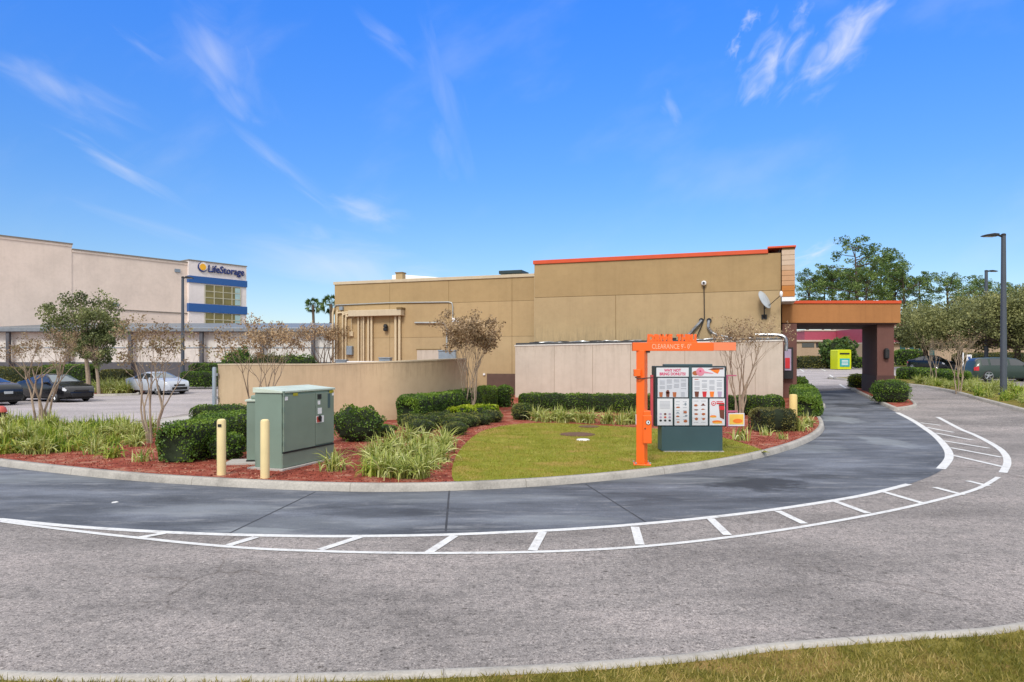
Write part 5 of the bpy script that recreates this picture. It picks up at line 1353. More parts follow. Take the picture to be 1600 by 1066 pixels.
# ------------------------------------------------------------------ cars
def lerp_tab(tab, s):
    if s <= tab[0][0]: return tab[0][1]
    for (a, va), (b, vb) in zip(tab, tab[1:]):
        if s <= b:
            t = (s-a)/(b-a); t = t*t*(3-2*t) if False else t
            return va+(vb-va)*t
    return tab[-1][1]
def make_car(name, label, L, W, top, paint, loc, rz, group=None, belt=None, wheel_r=.32, wb=(.19, .80), suv=False, cab=(.20, .74), rear=True, cat='car', glassm='glass', mirrors=True):
    root = empty(name, loc, rz, label, cat, group)
    N = 72
    belt = belt or [(0, .80), (.1, .92), (.25, .95), (.7, .92), (1, .8)]
    wt = [(0, .74), (.02, .84), (.06, .93), (.15, .99), (.3, 1), (.8, 1), (.92, .95), (.97, .86), (.99, .76), (1, .66)]
    rows = []
    def smooth(tab, s): return sum(lerp_tab(tab, min(1, max(0, s+d)))for d in (-.02, -.01, 0, .01, .02))/5
    for i in range(N+1):
        s = i/N; x = (s-.5)*L
        hw = W/2*smooth(wt, s)*1.0; tz = smooth(top, s) if .02 < s < .98 else lerp_tab(top, s); bz = min(smooth(belt, s), tz-.03)
        c = max(0, min(1, (tz-bz-.04)/.38)); wtp = hw*(.93-.24*c)
        z0 = .2+ (.06 if s < .03 or s > .97 else 0)
        pts = [(0, z0), (hw*.8, z0), (hw*.95, z0+.05), (hw*1.0, z0+.22), (hw*.985, (z0+.22+bz)/2+.02), (hw*.955, bz), (wtp+(hw*.955-wtp)*.45, bz+(tz-bz)*.5), (wtp, tz-.045*(.4+c)), (wtp*.8, tz-.012), (wtp*.4, tz), (0, tz)]
        rows.append((x, pts))
    m = len(rows[0][1]); full = 2*m-2
    vs = []
    for x, pts in rows:
        ring = [(x, y, z) for y, z in pts]+[(x, -y, z) for y, z in pts[-2:0:-1]]
        vs += ring
    fs = []
    for i in range(N):
        for j in range(full): fs.append((i*full+j, (i+1)*full+j, (i+1)*full+(j+1) % full, i*full+(j+1) % full))
    fs.append(list(range(full))); fs.append([N*full+k for k in range(full)][::-1])
    b = MB().add(vs, fs)
    body = b.build('body', paint, root)
    bm = bmesh.new(); bm.from_mesh(body.data); bmesh.ops.recalc_face_normals(bm, faces=bm.faces[:]); bm.to_mesh(body.data); bm.free()
    # wheel arches
    cut = MB()
    for s in wb:
        x = (s-.5)*L
        for sg_ in (-1, 1):
            st = len(cut.v); cut.tube([(x, sg_*(W/2-.24), wheel_r), (x, sg_*(W/2+.2), wheel_r)], wheel_r+.06, 28)
    co = cut.build('cutter', M['black'])
    bmc = bmesh.new(); bmc.from_mesh(co.data); bmesh.ops.recalc_face_normals(bmc, faces=bmc.faces[:]); bmc.to_mesh(co.data); bmc.free()
    body.data.materials.append(M['black'])
    for p_ in co.data.polygons: p_.material_index = 0
    md = body.modifiers.new('arch', 'BOOLEAN'); md.operation = 'DIFFERENCE'; md.object = co; md.solver = 'EXACT'
    try: md.material_mode = 'TRANSFER'
    except Exception: pass
    dg = bpy.context.evaluated_depsgraph_get(); dg.update()
    me = bpy.data.meshes.new_from_object(body.evaluated_get(dg))
    body.modifiers.clear(); body.data = me; bpy.data.objects.remove(co)
    me.polygons.foreach_set('use_smooth', [True]*len(me.polygons))
    try: me.set_sharp_from_angle(angle=R(32))
    except Exception: pass
    def grid(i, j):
        return Vector(vs[i*full+(j % full)])
    def patch(nm, i0, i1, j0, j1, m_, off=.006, both=True, par=root):
        mb = MB()
        def emit(mir):
            P_ = []
            for i in range(i0, i1+1):
                for j in range(j0, j1+1):
                    a = grid(max(i-1, 0), j); b2 = grid(min(i+1, N), j); c1 = grid(i, j-1); d1 = grid(i, j+1)
                    n = (b2-a).cross(d1-c1)
                    if n.length > 0: n.normalize()
                    q = grid(i, j)
                    if n.dot(Vector((0, q.y, q.z-.6))) < 0 : n = -n
                    q = q+n*off
                    if mir: q.y = -q.y
                    P_.append(q)
            w_ = j1-j0+1; f = []
            for i in range(i1-i0):
                for j in range(w_-1):
                    t = (i*w_+j, (i+1)*w_+j, (i+1)*w_+j+1, i*w_+j+1); f.append(t[::-1] if mir else t)
            mb.add(P_, f)
        emit(False)
        if both: emit(True)
        o = mb.build(nm, m_, par); o.data.polygons.foreach_set('use_smooth', [True]*len(o.data.polygons)); return o
    I = lambda s: int(round(s*N))
    a, bb = cab
    # side windows
    mid = (a+bb)/2
    for (s0, s1) in ((a+.07, mid-.01), (mid+.01, bb-.06)) if not suv else ((a+.06, a+.15), (a+.17, mid+.06), (mid+.08, bb-.06)):
        for mir in (0, 1):
            mb = MB(); P_ = []
            js = (5, 6, 7)
            for i in range(I(s0), I(s1)+1):
                for j in js:
                    q = grid(i, j).copy()
                    if j == 5: q = grid(i, 5).lerp(grid(i, 6), .12)
                    if j == 7: q = grid(i, 6).lerp(grid(i, 7), .88)
                    q.y += .008
                    if mir: q.y = -q.y
                    P_.append(q)
            w_ = 3; f = []
            for i in range(I(s1)-I(s0)):
                for j in range(2):
                    t = (i*w_+j, (i+1)*w_+j, (i+1)*w_+j+1, i*w_+j+1); f.append(t[::-1] if mir else t)
            mb.add(P_, f); o = mb.build('side_window', M['glass'], root); o.data.polygons.foreach_set('use_smooth', [True]*len(o.data.polygons))
    # windscreens span between the two roof edges
    def screen(nm, s0, s1, m_):
        mb = MB(); P_ = []; cols = [7.35, 8, 9, 10, 11, 12, 12.65]
        for i in range(I(s0), I(s1)+1):
            for j in cols:
                k = int(j); t = j-k; q = grid(i, k).lerp(grid(i, k+1), t)
                P_.append(q+Vector(((1 if s0 > .5 else -1)*.004, 0, .007)))
        w_ = len(cols); f = []
        for i in range(I(s1)-I(s0)):
            for j in range(w_-1): f.append((i*w_+j, (i+1)*w_+j, (i+1)*w_+j+1, i*w_+j+1))
        mb.add(P_, f); o = mb.build(nm, m_, root); o.data.polygons.foreach_set('use_smooth', [True]*len(o.data.polygons))
    screen('windscreen', bb-.155, bb-.015, M['glassl'])
    screen('rear_window', a-.0 if suv else a-.03, a+.07 if suv else a+.12, M['glass'])
    for s in wb:
        x = (s-.5)*L
        for sg_ in (-1, 1):
            y0, y1 = sg_*(W/2-.20), sg_*(W/2-.015)
            wv_ = MB().tube([(x, y0, wheel_r), (x, y0+(y1-y0)*.15, wheel_r), (x, y0+(y1-y0)*.85, wheel_r), (x, y1, wheel_r)], [wheel_r*.9, wheel_r, wheel_r, wheel_r*.92], 26)
            w = wv_.build('wheel', M['rubber'], root, smooth=True)
            rm = MB(); yo = y1+sg_*.004
            rm.tube([(x, y1-sg_*.03, wheel_r), (x, yo, wheel_r)], wheel_r*.24, 14)
            for k in range(5):
                an = 6.2832*k/5+.3; c_, s_ = math.cos(an), math.sin(an)
                rm.tube([(x, yo, wheel_r), (x+c_*wheel_r*.66, yo-sg_*.006, wheel_r+s_*wheel_r*.66)], [wheel_r*.15, wheel_r*.10], 4)
            pts_ = [(x+math.cos(6.2832*k/24)*wheel_r*.68, yo, wheel_r+math.sin(6.2832*k/24)*wheel_r*.68) for k in range(25)]
            rm.tube(pts_, wheel_r*.05, 5, cap=False)
            rm.build('rim', M['rim'], w, smooth=True)
    # front fittings
    xf = L/2
    for sg_ in (-1, 1):
        o = patch('headlight', I(.93), I(.975), 4, 5, M['headl'], .008, False)
        if sg_ < 0:
            for v in o.data.vertices: v.co.y = -v.co.y
            o.data.flip_normals()
        o = patch('tail_light', I(.012), I(.07), 4, 5, M['taill'], .008, False)
        if sg_ < 0:
            for v in o.data.vertices: v.co.y = -v.co.y
            o.data.flip_normals()
        if mirrors:
            xm = (bb-.07-.5)*L; bz = lerp_tab(belt, bb-.07)
            MB().box(xm-.06, xm+.09, sg_*(W/2-.07), sg_*(W/2+.13), bz+.0, bz+.13).build('side_mirror', paint, root, .03)
    hw = W/2*.66
    MB().prism_z([(xf-.02, -hw*.9), (xf+.012, -hw*.85), (xf+.012, hw*.85), (xf-.02, hw*.9)], .30, .46).build('lower_grille', M['black'], root)
    MB().prism_z([(xf-.02, -hw*.62), (xf+.012, -hw*.6), (xf+.012, hw*.6), (xf-.02, hw*.62)], .53, .63).build('grille', M['black'], root)
    xr = -L/2; rh = W/2*.74
    MB().box(xr-.014, xr+.02, -rh*.3, rh*.3, .56, .68).build('number_plate', M['plate'], root)
    MB().box(xr-.02, xr+.02, -rh*.85, rh*.85, .28, .42).build('rear_bumper', M['black'], root)
    MB().box(-L/2*.93, L/2*.93, -W/2*.8, W/2*.8, .16, .22).build('underbody', M['black'], root)
    return root
sedan = [(0, .62), (.015, .86), (.04, 1.0), (.10, 1.06), (.16, 1.08), (.24, 1.20), (.34, 1.37), (.44, 1.44), (.54, 1.43), (.60, 1.37), (.74, 1.0), (.80, .95), (.90, .86), (.96, .76), (.99, .6), (1, .5)]
coupe = [(0, .62), (.015, .84), (.04, .94), (.12, 1.0), (.22, 1.04), (.30, 1.18), (.38, 1.32), (.47, 1.38), (.55, 1.36), (.60, 1.30), (.72, 1.0), (.80, .95), (.90, .86), (.96, .78), (.99, .62), (1, .5)]
truck = [(0, .7), (.01, .93), (.03, 1.1), (.045, 1.28), (.07, 1.5), (.12, 1.6), (.3, 1.64), (.5, 1.62), (.60, 1.55), (.72, 1.1), (.78, 1.05), (.92, .98), (.97, .86), (1, .55)]
def gcar(px, pyb): return G(px, pyb)
# black sedan: front wheel at px 85, rear wheel at px 34
A_ = G(34, 621); B_ = G(85, 627)
def car_from_wheels(wr, wf, L, W, side, wbs):
    """position from the two visible wheel contact points; side=-1 when these are on the car's right"""
    return None
Xc, Yc_ = XA(85, 36.3), 36.3
make_car('sedan', 'glossy black sedan parked behind the left crape myrtle, front toward the lane', 4.6, 1.78, sedan, M['paintblk'], (Xc, Yc_, terr(Xc, Yc_)+.004), R(-25), 'dark sedans at the left')
Xc, Yc_ = XA(245, 42.6), 42.6
make_car('convertible', 'silver convertible with dark soft top parked at the far lot edge', 4.5, 1.77, coupe, M['paintsil'], (Xc, Yc_, terr(Xc, Yc_)+.004), R(-29), belt=[(0, .78), (.1, .88), (.25, .92), (.7, .90), (1, .78)])
Xc, Yc_ = XA(-38, 33.5), 33.5
make_car('sedan', 'dark sedan cut by the left picture edge with its rear plate showing', 4.7, 1.82, sedan, M['paintgry'], (Xc, Yc_, terr(Xc, Yc_)), R(160), 'dark sedans at the left')
Xc, Yc_ = XA(1455, 66), 66
make_car('hatchback', 'dark blue black car with bright windscreen beyond the right hand hedge', 4.3, 1.8, sedan, M['paintgry'], (Xc, Yc_, terr(Xc, Yc_)+.004), R(-72))
Xc, Yc_ = XA(1570, 47), 47
make_car('sport_utility', 'dark green sport utility vehicle behind the tall lamp post at the right edge', 4.9, 1.85, truck, M['paintgrn'], (Xc, Yc_, terr(Xc, Yc_)), R(-6), belt=[(0, .95), (.1, 1.05), (.7, 1.05), (1, .9)], wheel_r=.38, suv=True, cab=(.05, .73))

# ------------------------------------------------------------------ lamp posts
def lamp(px, pyb, pyt, label, arm, rb, rt, Y=None, aty=None):
    if Y is None: p = G(px, pyb, .1)
    else: X = XA(px, Y); p = Vector((X, Y, terr(X, Y)))
    h = ZA(pyt, p.y)-p.z; e = empty('lamp_post', p, 0, label, 'street lamp', 'tapered parking lot lamp posts')
    MB().tube([(0, 0, -.2), (0, 0, h*.5), (0, 0, h-.06)], [rb, (rb+rt)/2, rt], 16).build('pole', M['lampgrey'], e, smooth=True)
    MB().lathe([(rb*1.5, 0), (rb*1.5, .08), (rb*1.1, .12)], 16).build('base_collar', M['lampgrey'], e)
    MB().lathe([(rt*1.05, h-.07), (rt*1.05, h+.02), (rt*.5, h+.05)], 12).build('pole_cap', M['darkm'], e)
    sg_ = 1 if arm > 0 else -1; al = abs(arm)
    MB().tube([(0, 0, h-.12), (sg_*al*.25, 0, h-.03), (sg_*al*.45, 0, h-.03)], [rt*.6, rt*.5, rt*.45], 8).build('arm', M['darkm'], e, smooth=True)
    hd = MB().prism_y([(sg_*al*.28, h-.09), (sg_*al*.95, h-.1), (sg_*al, h-.07), (sg_*al*.9, h-.02), (sg_*al*.5, h+.05), (sg_*al*.28, h+.03)][::(1 if sg_ > 0 else -1)], -.16, .16).build('lamp_head', M['darkm'], e, .02)
    part_box('lens', M['lamplens'], hd, sg_*al*.45, sg_*al*.9, -.11, .11, h-.118, h-.102)
    return e
lamp(1568, 618, 366.5, 'tall grey lamp post at the right kerb with its head pointing left', -1.05, .155, .10)
lamp(1541, 0, 423, 'farther lamp post showing above the live oaks with its head pointing right', 1.0, .17, .13, Y=62)
lamp(285.5, 604, 433, 'slim dark lamp post in front of the storage building beside the silver car', .75, .13, .09)

# ------------------------------------------------------------------ storage building
sdir = Vector((.61, .79)).normalized(); san = math.atan2(sdir.y, sdir.x)
S0 = Vector((XA(112, 68.0), 68.0))
sb = empty('storage_building', (S0.x, S0.y, 0), san, 'long windowless pale pink storage building with a blue banded corner tower', 'building')
def SL(px, py, d=0):
    """local x and z of the pixel ray on the wall plane offset d to the front"""
    rr = (px-800)/F; n = Vector((sdir.y, -sdir.x))
    o = S0+n*d
    # o + s*sdir : X = rr*Y
    s = (rr*o.y-o.x)/(sdir.x-rr*sdir.y); Y = o.y+s*sdir.y
    return s, ZA(py, Y)
def sbox(name, m, x0, x1, y0, y1, z0, z1, par=None, bevel=0): return part_box(name, m, par or sb, x0, x1, y0, y1, z0, z1, bevel)
xL = SL(-60, 370)[0]-6; x293 = SL(293, 409)[0]; x385, zt_ = SL(385, 417, .3)
zA = SL(50, 373)[1]; zB = (SL(120, 389)[1]+SL(290, 409)[1])/2
sbox('wall', M['bigwall'], xL, 0, 0, 25, 0, zA-.35); sbox('parapet_cap', M['captrim'], xL-.1, .08, -.12, 25, zA-.12, zA)
sbox('parapet_band', M['bigwall'], xL, .04, -.06, 25, zA-.35+.001, zA-.121)
sbox('wall', M['bigwall'], .001, x293, .05, 25, 0, zB-.35); sbox('parapet_cap', M['captrim'], .081, x293, -.08, 25, zB-.12, zB)
sbox('parapet_band', M['bigwall'], .041, x293, -.02, 25, zB-.35+.001, zB-.121)
for px in (60,): 
    pass
a_ = SL(180, 483); sbox('ledge', M['captrim'], a_[0], x293-.02, -.03, .04, a_[1]-.1, a_[1])
for px, py in ((278, 423), (181, 476)):
    q = SL(px, py); sbox('wall_vent', M['bluegrey'], q[0]-.35, q[0]+.25, -.05, .045, q[1]-.18, q[1]+.18)
# tower stands 0.3 m proud
zT = (SL(300, 404.5, .3)[1]+zt_)/2
tb = [(404.5, 431, 'towerw'), ]
def zt(py, px=340): return SL(px, py, .3)[1]
def tzz(pyl): return SL(300, pyl, .3)[1]
b1, b0 = tzz(431), tzz(441.5); c1, c0 = tzz(474), tzz(487)
sbox('tower_wall', M['towerw'], x293, x385, -.3, 12, 0, zT-.12)
sbox('tower_cap', M['captrim'], x293-.06, x385+.06, -.38, 12.05, zT-.119, zT)
sbox('blue_band', M['blueband'], x293-.05, x385+.05, -.42, 12.1, b0, b1); sbox('blue_band', M['blueband'], x293-.05, x385+.05, -.42, 12.1, c0, c1)
wx0, wx1 = SL(320, 460, .3)[0], SL(375.5, 460, .3)[0]
for (z0_, z1_, nr_) in ((c1+.05, b0-.12, 3), (tzz(508), c0-.05, 2)):
    w = sbox('window', M['glassgold'], wx0, wx1, -.34, -.301, z0_, z1_)
    mb = MB()
    for k in range(5):
        xx = wx0+(wx1-wx0)*k/4; mb.box(xx-.05, xx+.05, -.38, -.341, z0_, z1_)
    for k in range(1, nr_):
        zz = z0_+(z1_-z0_)*k/nr_; mb.box(wx0+.05, wx1-.05, -.372, -.3415, zz-.04, zz+.04)
    mb.build('frame', M['mull'], w)
    mb = MB(); mb.box(wx1-(wx1-wx0)*.16, wx1-.06, -.352, -.342, z0_+.05, z1_-.1); mb.build('blind', M['glasspale'], w)
# sign
zs = (zT+b1)/2; lg0 = SL(309, 418, .3)[0]; lg1 = SL(323, 418, .3)[0]; rlogo = (lg1-lg0)/2*1.05
lc = (lg0+lg1)/2; zl_ = SL(316, 417.5, .3)[1]
lgo = MB().tube([(lc-.0, -.42, zl_), (lc, -.31, zl_)], rlogo, 28).build('logo_ring', M['navy'], sb)
MB().tube([(lc+.12*rlogo, -.44, zl_+.12*rlogo), (lc+.12*rlogo, -.421, zl_+.12*rlogo)], rlogo*.88, 26).build('logo_gap', M['towerw'], lgo)
MB().tube([(lc, -.47, zl_), (lc, -.445, zl_)], rlogo*.66, 26).build('logo_sun', M['yellow'], lgo)
ta, tb_ = SL(325, 420, .3), SL(381, 426, .3)
tz_ = SL(352, 423.3, .3)[1]
o = text_obj('sign_lettering', 'LifeStorage', 1.15, .05, M['navy'], sb, Matrix.Translation(((ta[0]+tb_[0])/2, -.40, tz_)) @ FACE, bold=.018)
xs = [v.co.x for v in o.data.vertices]; c0_ = (ta[0]+tb_[0])/2; k = (tb_[0]-ta[0])/(max(xs)-min(xs))
for v in o.data.vertices: v.co.x = c0_+(v.co.x-(max(xs)+min(xs))/2)*k
# low storage row in front
Yw = 60.0
wx_0, wx_1 = XA(-120, Yw), XA(523, Yw)
lw = empty('storage_row', (XA(200, Yw), Yw, 0), 0, 'low white storage row with grey metal roof edge behind the parked cars', 'building')
ox = XA(200, Yw)
ztopw = ZA(519, Yw)
part_box('wall', M['whitepanel'], lw, wx_0-ox, wx_1-ox, .35, 8, 0, ztopw)
part_box('wainscot', M['wains'], lw, wx_0-ox-.02, wx_1-ox+.02, .3, .349, 0, ZA(566, Yw))
part_box('wall_rail', M['bluegrey'], lw, wx_0-ox, wx_1-ox, .31, .349, ZA(544, Yw), ZA(543, Yw)+.02)
MB().hexa([(wx_0-ox, -.3, ztopw), (wx_1-ox, -.3, ztopw), (wx_1-ox, 8.2, ztopw), (wx_0-ox, 8.2, ztopw)], [(wx_0-ox, -.3, ZA(515, Yw)), (wx_1-ox, -.3, ZA(515, Yw)), (wx_1-ox, 8.2, ZA(505, 68)), (wx_0-ox, 8.2, ZA(505, 68))]).build('roof', M['roofgrey'], lw)
part_box('gutter', M['steel'], lw, wx_0-ox, wx_1-ox, -.45, -.301, ZA(518.5, Yw), ZA(512.5, Yw), .03)
for px in (15, 108, 205, 316, 410, 490):
    xx = XA(px, Yw)-ox; part_box('column', M['wains'], lw, xx-.14, xx+.14, -.28, .02, 0, ztopw-.002)
for i in range(60):
    xx = wx_0-ox+.5+i*(wx_1-wx_0-1)/60
# ------------------------------------------------------------------ background right
Yp = 95.0
pz = empty('shopping_plaza', (XA(1290, Yp), Yp, terr(XA(1290, Yp), Yp)), 0, 'beige plaza building with plum metal roof seen under the canopy', 'building')
def pzbox(root, name, m, a, b, c, d, y0, y1, par=None, Y=Yp):
    x0, x1 = XA(a, Y)-root.location.x, XA(b, Y)-root.location.x
    return part_box(name, m, par or root, x0, x1, y0, y1, ZA(d, Y)-root.location.z, ZA(c, Y)-root.location.z)
pzbox(pz, 'wall', M['plazaw'], 1240, 1322, 534, 570, 0, 12); pzbox(pz, 'fascia', M['plazap'], 1240, 1322, 531.5, 534, -.3, 12)
pzbox(pz, 'roof', M['plum'], 1262, 1345, 517, 531.4, 1.0, 12); pzbox(pz, 'ridge_trim', M['plazap'], 1261, 1345, 515, 517, .9, 12)
w = pzbox(pz, 'window', M['glass'], 1253, 1272, 536, 543, -.05, -.002); pzbox(pz, 'window', M['glass'], 1275, 1284, 536, 543, -.05, -.002)
pzbox(pz, 'wall', M['plazap'], 1314, 1350, 540, 570, -1, 0)
x0 = XA(1312, Yp)-pz.location.x; x1 = XA(1352, Yp)-pz.location.x; zg = ZA(540, Yp)-pz.location.z
MB().prism_y([(x0, zg+.002), (x1, zg+.002), (x1, zg+2.9), ((x0+x1)/2+.6, zg+2.6)], -1.2, 0).build('gable', M['plazap'], pz)
pzbox(pz, 'shop_sign', M['orangep'], 1330, 1336, 535, 540, -1.3, -1.203); pzbox(pz, 'awning', M['yellowp'], 1326, 1350, 548, 556, -1.5, -1.002)
pzbox(pz, 'drive_opening', M['black'], 1252, 1300, 562.5, 565, -.04, -.001)
Yq = 88.0
pl2 = empty('shopping_plaza', (XA(1420, Yq), Yq, terr(XA(1420, Yq), Yq)), 0, 'beige plaza wing with plum fascia and teal doors right of the canopy', 'building')
pzbox(pl2, 'wall', M['plazaw'], 1352, 1600, 537, 572, 0, 12, Y=Yq); pzbox(pl2, 'fascia', M['plum'], 1352, 1600, 513, 535, -.4, 12, Y=Yq); pzbox(pl2, 'trim', M['plazap'], 1352, 1600, 535.1, 537, -.5, 12, Y=Yq)
pzbox(pl2, 'parapet_trim', M['plazap'], 1352, 1600, 510.5, 512.9, -.5, 12, Y=Yq)
for a, b in ((1406, 1414), (1420, 1428), (1434, 1440), (1452, 1460)): pzbox(pl2, 'door', M['tealdoor'], a, b, 539, 560, -.06, -.003, Y=Yq)
for a in (1416.5, 1430.5, 1445): pzbox(pl2, 'pilaster', M['plazap'], a, a+2.5, 538, 570, -.3, -.002, Y=Yq)
pzbox(pl2, 'upper_block', M['plum'], 1418, 1440, 500, 510.3, 2, 12, Y=Yq)
# donation bin
p = G(1319.5, 578); bn = empty('donation_bin', p, R(4), 'bright yellow green donation bin with teal label beyond the canopy', 'donation bin')
hw = 11*p.y/F; hb = ZA(546.5, p.y)-p.z
part_box('body', M['binyel'], bn, -hw, hw, 0, 1.4, .05, hb*.9, .02)
MB().prism_y([(-hw, hb*.9), (hw, hb*.9), (hw, hb*.95), (hw*.9, hb), (-hw*.9, hb), (-hw, hb*.95)], 0.0, 1.4).build('lid', M['binyel'], bn, .02)
part_box('chute', M['darkm'], bn, -hw*.7, hw*.7, -.06, -.001, hb*.77, hb*.84); pd = part_box('label_panel', M['binlab'], bn, -hw*.68, hw*.72, -.05, -.001, hb*.16, hb*.56)
for k in range(4): part_box('label_print', M['white'], pd, -hw*.45, hw*.5, -.06, -.051, hb*(.24+.07*k), hb*(.27+.07*k))
part_box('feet', M['darkm'], bn, -hw*.95, hw*.95, .1, 1.3, 0, .049)
# sign post by the truck
p = G(1516, 590); X, Y = XA(1512, 52), 52; g = terr(X, Y)
sp_ = empty('parking_sign', (X, Y, g), 0, 'white panel parking sign beside the tail of the green vehicle', 'sign')
MB().tube([(-.35, 0, 0), (-.35, 0, 1.9)], .05, 8).build('pole', M['white'], sp_); part_box('sign_panel', M['white'], sp_, -.1, .3, -.03, .03, .7, 1.75, .01); part_box('blue_square', M['blueband'], sp_, .0, .2, -.04, -.031, 1.4, 1.6)
# fire hydrant piece at the left edge
p = G(3, 660, .1); hy = empty('fire_hydrant', (XA(2, p.y), p.y, p.z), 0, 'red topped hydrant at the left picture edge above the grasses', 'hydrant')
MB().lathe([(.16, 0), (.13, .04), (.13, .3), (.15, .34)], 14).build('barrel', M['darkm'], hy, smooth=True); MB().lathe([(.17, .341), (.17, .38), (.13, .5), (.05, .55)], 14).build('bonnet', M['hydrant'], hy, smooth=True)
MB().tube([(-.2, 0, .26), (.2, 0, .26)], .05, 10).build('outlet', M['darkm'], hy)

# far hedges beyond the lot
Y = 74
def fh(px0, px1, Y, h, m, lb, seed):
    a = Vector((XA(px0, Y), Y)); b = Vector((XA(px1, Y), Y))
    hedge('hedge', [a, (a+b)/2, b], 1.6, h, m, lb, seed=seed, leaf=.16, dens=80, dz=0)
fh(1240, 1306, 73, 1.35, L_olive, 'brownish hedge at the far edge of the lot left of the yellow bin', 71)
fh(1332, 1352, 73, 1.2, L_hedge, 'green hedge at the far edge of the lot right of the yellow bin', 72)
fh(1399, 1440, 78, 1.9, L_hedge, 'dark hedge at the foot of the plaza wing behind the dark car', 73)
fh(1490, 1600, 74, 1.5, L_olive, 'dull hedge beyond the lot behind the green vehicle', 74)
shrub('palmetto', (XA(1297, 74), 72, terr(45, 72)), 1.6, 1.2, 1.5, L_palm, 'bushy green palmetto left of the yellow bin', seed=75, dens=60, leaf=.35, rough=.3)

# pines
def pine(seed, H_, spread):
    rr = random.Random(seed); r_ = np.random.default_rng(seed)
    root = empty('pine_tree', (0, 0, 0))
    mb = MB(); bend = rr.uniform(-.6, .6)
    f = lambda t: Vector((bend*t*t, .2*math.sin(t*3+seed), H_*t))
    mb.tube([f(-.02), f(.25), f(.5), f(.75), f(.95)], [.3, .25, .2, .14, .05], 7, cap=False)
    P = []
    for i in range(28):
        t = rr.uniform(.5, .98); az = rr.uniform(0, 6.28)
        prof = max(0, math.sin(min(1, (t-.38)/.62)*math.pi))**.8*.85+.15
        Lb = spread*prof*rr.uniform(.55, 1.1); b0 = f(t)
        tip = b0+Vector((math.cos(az)*Lb, math.sin(az)*Lb, Lb*rr.uniform(.15, .85)))
        mb.tube([b0, b0.lerp(tip, .5)+Vector((0, 0, -.1)), tip], [.07, .05, .02], 4, cap=False)
        for k in range(rr.choice([3, 4, 5])):
            c = b0.lerp(tip, rr.uniform(.5, 1.08))+Vector((rr.gauss(0, .45), rr.gauss(0, .45), rr.gauss(.2, .5)))
            cr = rr.uniform(.4, .8)
            q = r_.normal(size=(60, 3)); q /= np.linalg.norm(q, axis=1)[:, None]; q *= (cr*r_.uniform(.3, 1, 60)**.5)[:, None]; q[:, 2] *= .8
            P.append(q+np.array(c))
    P = np.vstack(P); mb.build('trunk', M['barkd'], root)
    quad_mesh('crown', leaf_arrays(P, .24, None, .3, .5), clump_var(P, .8, seed), L_pine, None, root)
    return root
pines = [pine(1, 17, 4.2), pine(2, 17, 4.8), pine(3, 17, 3.6), pine(4, 17, 5.2)]
PL = [(1340, 381, 100, 1.15, 3), (1262, 428, 108, .95, 0), (1302, 421, 104, .9, 2), (1372, 402, 112, 1.0, 1), (1396, 430, 106, .9, 2), (1412, 416, 100, .95, 0), (1438, 432, 104, .8, 2), (1483, 433, 98, .95, 1), (1532, 436, 112, .75, 2), (1285, 432, 118, .9, 1), (1325, 428, 120, 1, 0), (1355, 425, 96, .8, 2), (1565, 448, 118, .9, 0), (1592, 455, 112, .9, 1), (1505, 462, 125, .8, 2), (1620, 450, 112, .9, 3)]
side = ['tallest pine, its broad crown rising above the canopy', 'pine directly right of the plank clad fin', 'pine just left of the tallest pine', 'pine right behind the tallest one', 'short crowned pine above the canopy right end', 'pine with layered crown right of the canopy', 'narrow pine on the right fringe of the main pine group', 'solitary rounded pine standing apart from the main group', 'small dark pine behind the farther lamp post']
for i, (px, pyt, Y, k, v) in enumerate(PL):
    X = XA(px, Y); g = terr(X, Y); h = ZA(pyt, Y)-g
    place(pines[v], (X, Y, g), i*2.1, (k, k, h/17.2), side[i] if i < len(side) else 'tall pine partly hidden in the background pine belt', 'tree', 'pines behind the plaza')

# ------------------------------------------------------------------ world, sun, camera
w = bpy.data.worlds.new('World'); scn.world = w; w.use_nodes = True
T = w.node_tree; N_, Lk = T.nodes, T.links; N_.clear()
def nd(typ, **kw):
    n = N_.new(typ)
    for k, v in kw.items(): setattr(n, k, v)
    return n
def mth(op, a, b=None, c=None, clamp=False):
    n = nd('ShaderNodeMath', operation=op); n.use_clamp = clamp
    for i, v in enumerate((a, b, c)):
        if v is None: continue
        if isinstance(v, (int, float)): n.inputs[i].default_value = v
        else: Lk.new(v, n.inputs[i])
    return n.outputs[0]
def mixw(f, a, b, mode='MIX'):
    n = nd('ShaderNodeMix', data_type='RGBA', blend_type=mode)
    for i, v in ((0, f), (6, a), (7, b)):
        if isinstance(v, (int, float, tuple)): n.inputs[i].default_value = v
        else: Lk.new(v, n.inputs[i])
    return n.outputs[2]
SUN_EL, SUN_AZ = 44, 198     # azimuth clockwise from +Y: behind and left of the camera
sky = nd('ShaderNodeTexSky', sky_type='NISHITA'); sky.sun_disc = False
sky.sun_elevation = R(SUN_EL); sky.sun_rotation = R(SUN_AZ); sky.ozone_density = 3.0; sky.air_density = 1.0; sky.dust_density = .3
tc = nd('ShaderNodeTexCoord'); sep = nd('ShaderNodeSeparateXYZ'); Lk.new(tc.outputs['Generated'], sep.inputs[0])
x_, y_, z_ = sep.outputs
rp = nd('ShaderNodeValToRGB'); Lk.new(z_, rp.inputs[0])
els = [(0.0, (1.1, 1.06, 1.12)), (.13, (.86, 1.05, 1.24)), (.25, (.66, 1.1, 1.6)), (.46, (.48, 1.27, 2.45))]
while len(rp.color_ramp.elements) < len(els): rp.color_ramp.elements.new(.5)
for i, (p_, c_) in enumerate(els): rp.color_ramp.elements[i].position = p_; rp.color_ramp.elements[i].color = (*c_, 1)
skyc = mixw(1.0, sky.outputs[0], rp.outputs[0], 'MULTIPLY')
SKY_GAIN = 1.0
yy = mth('MAXIMUM', y_, .05)
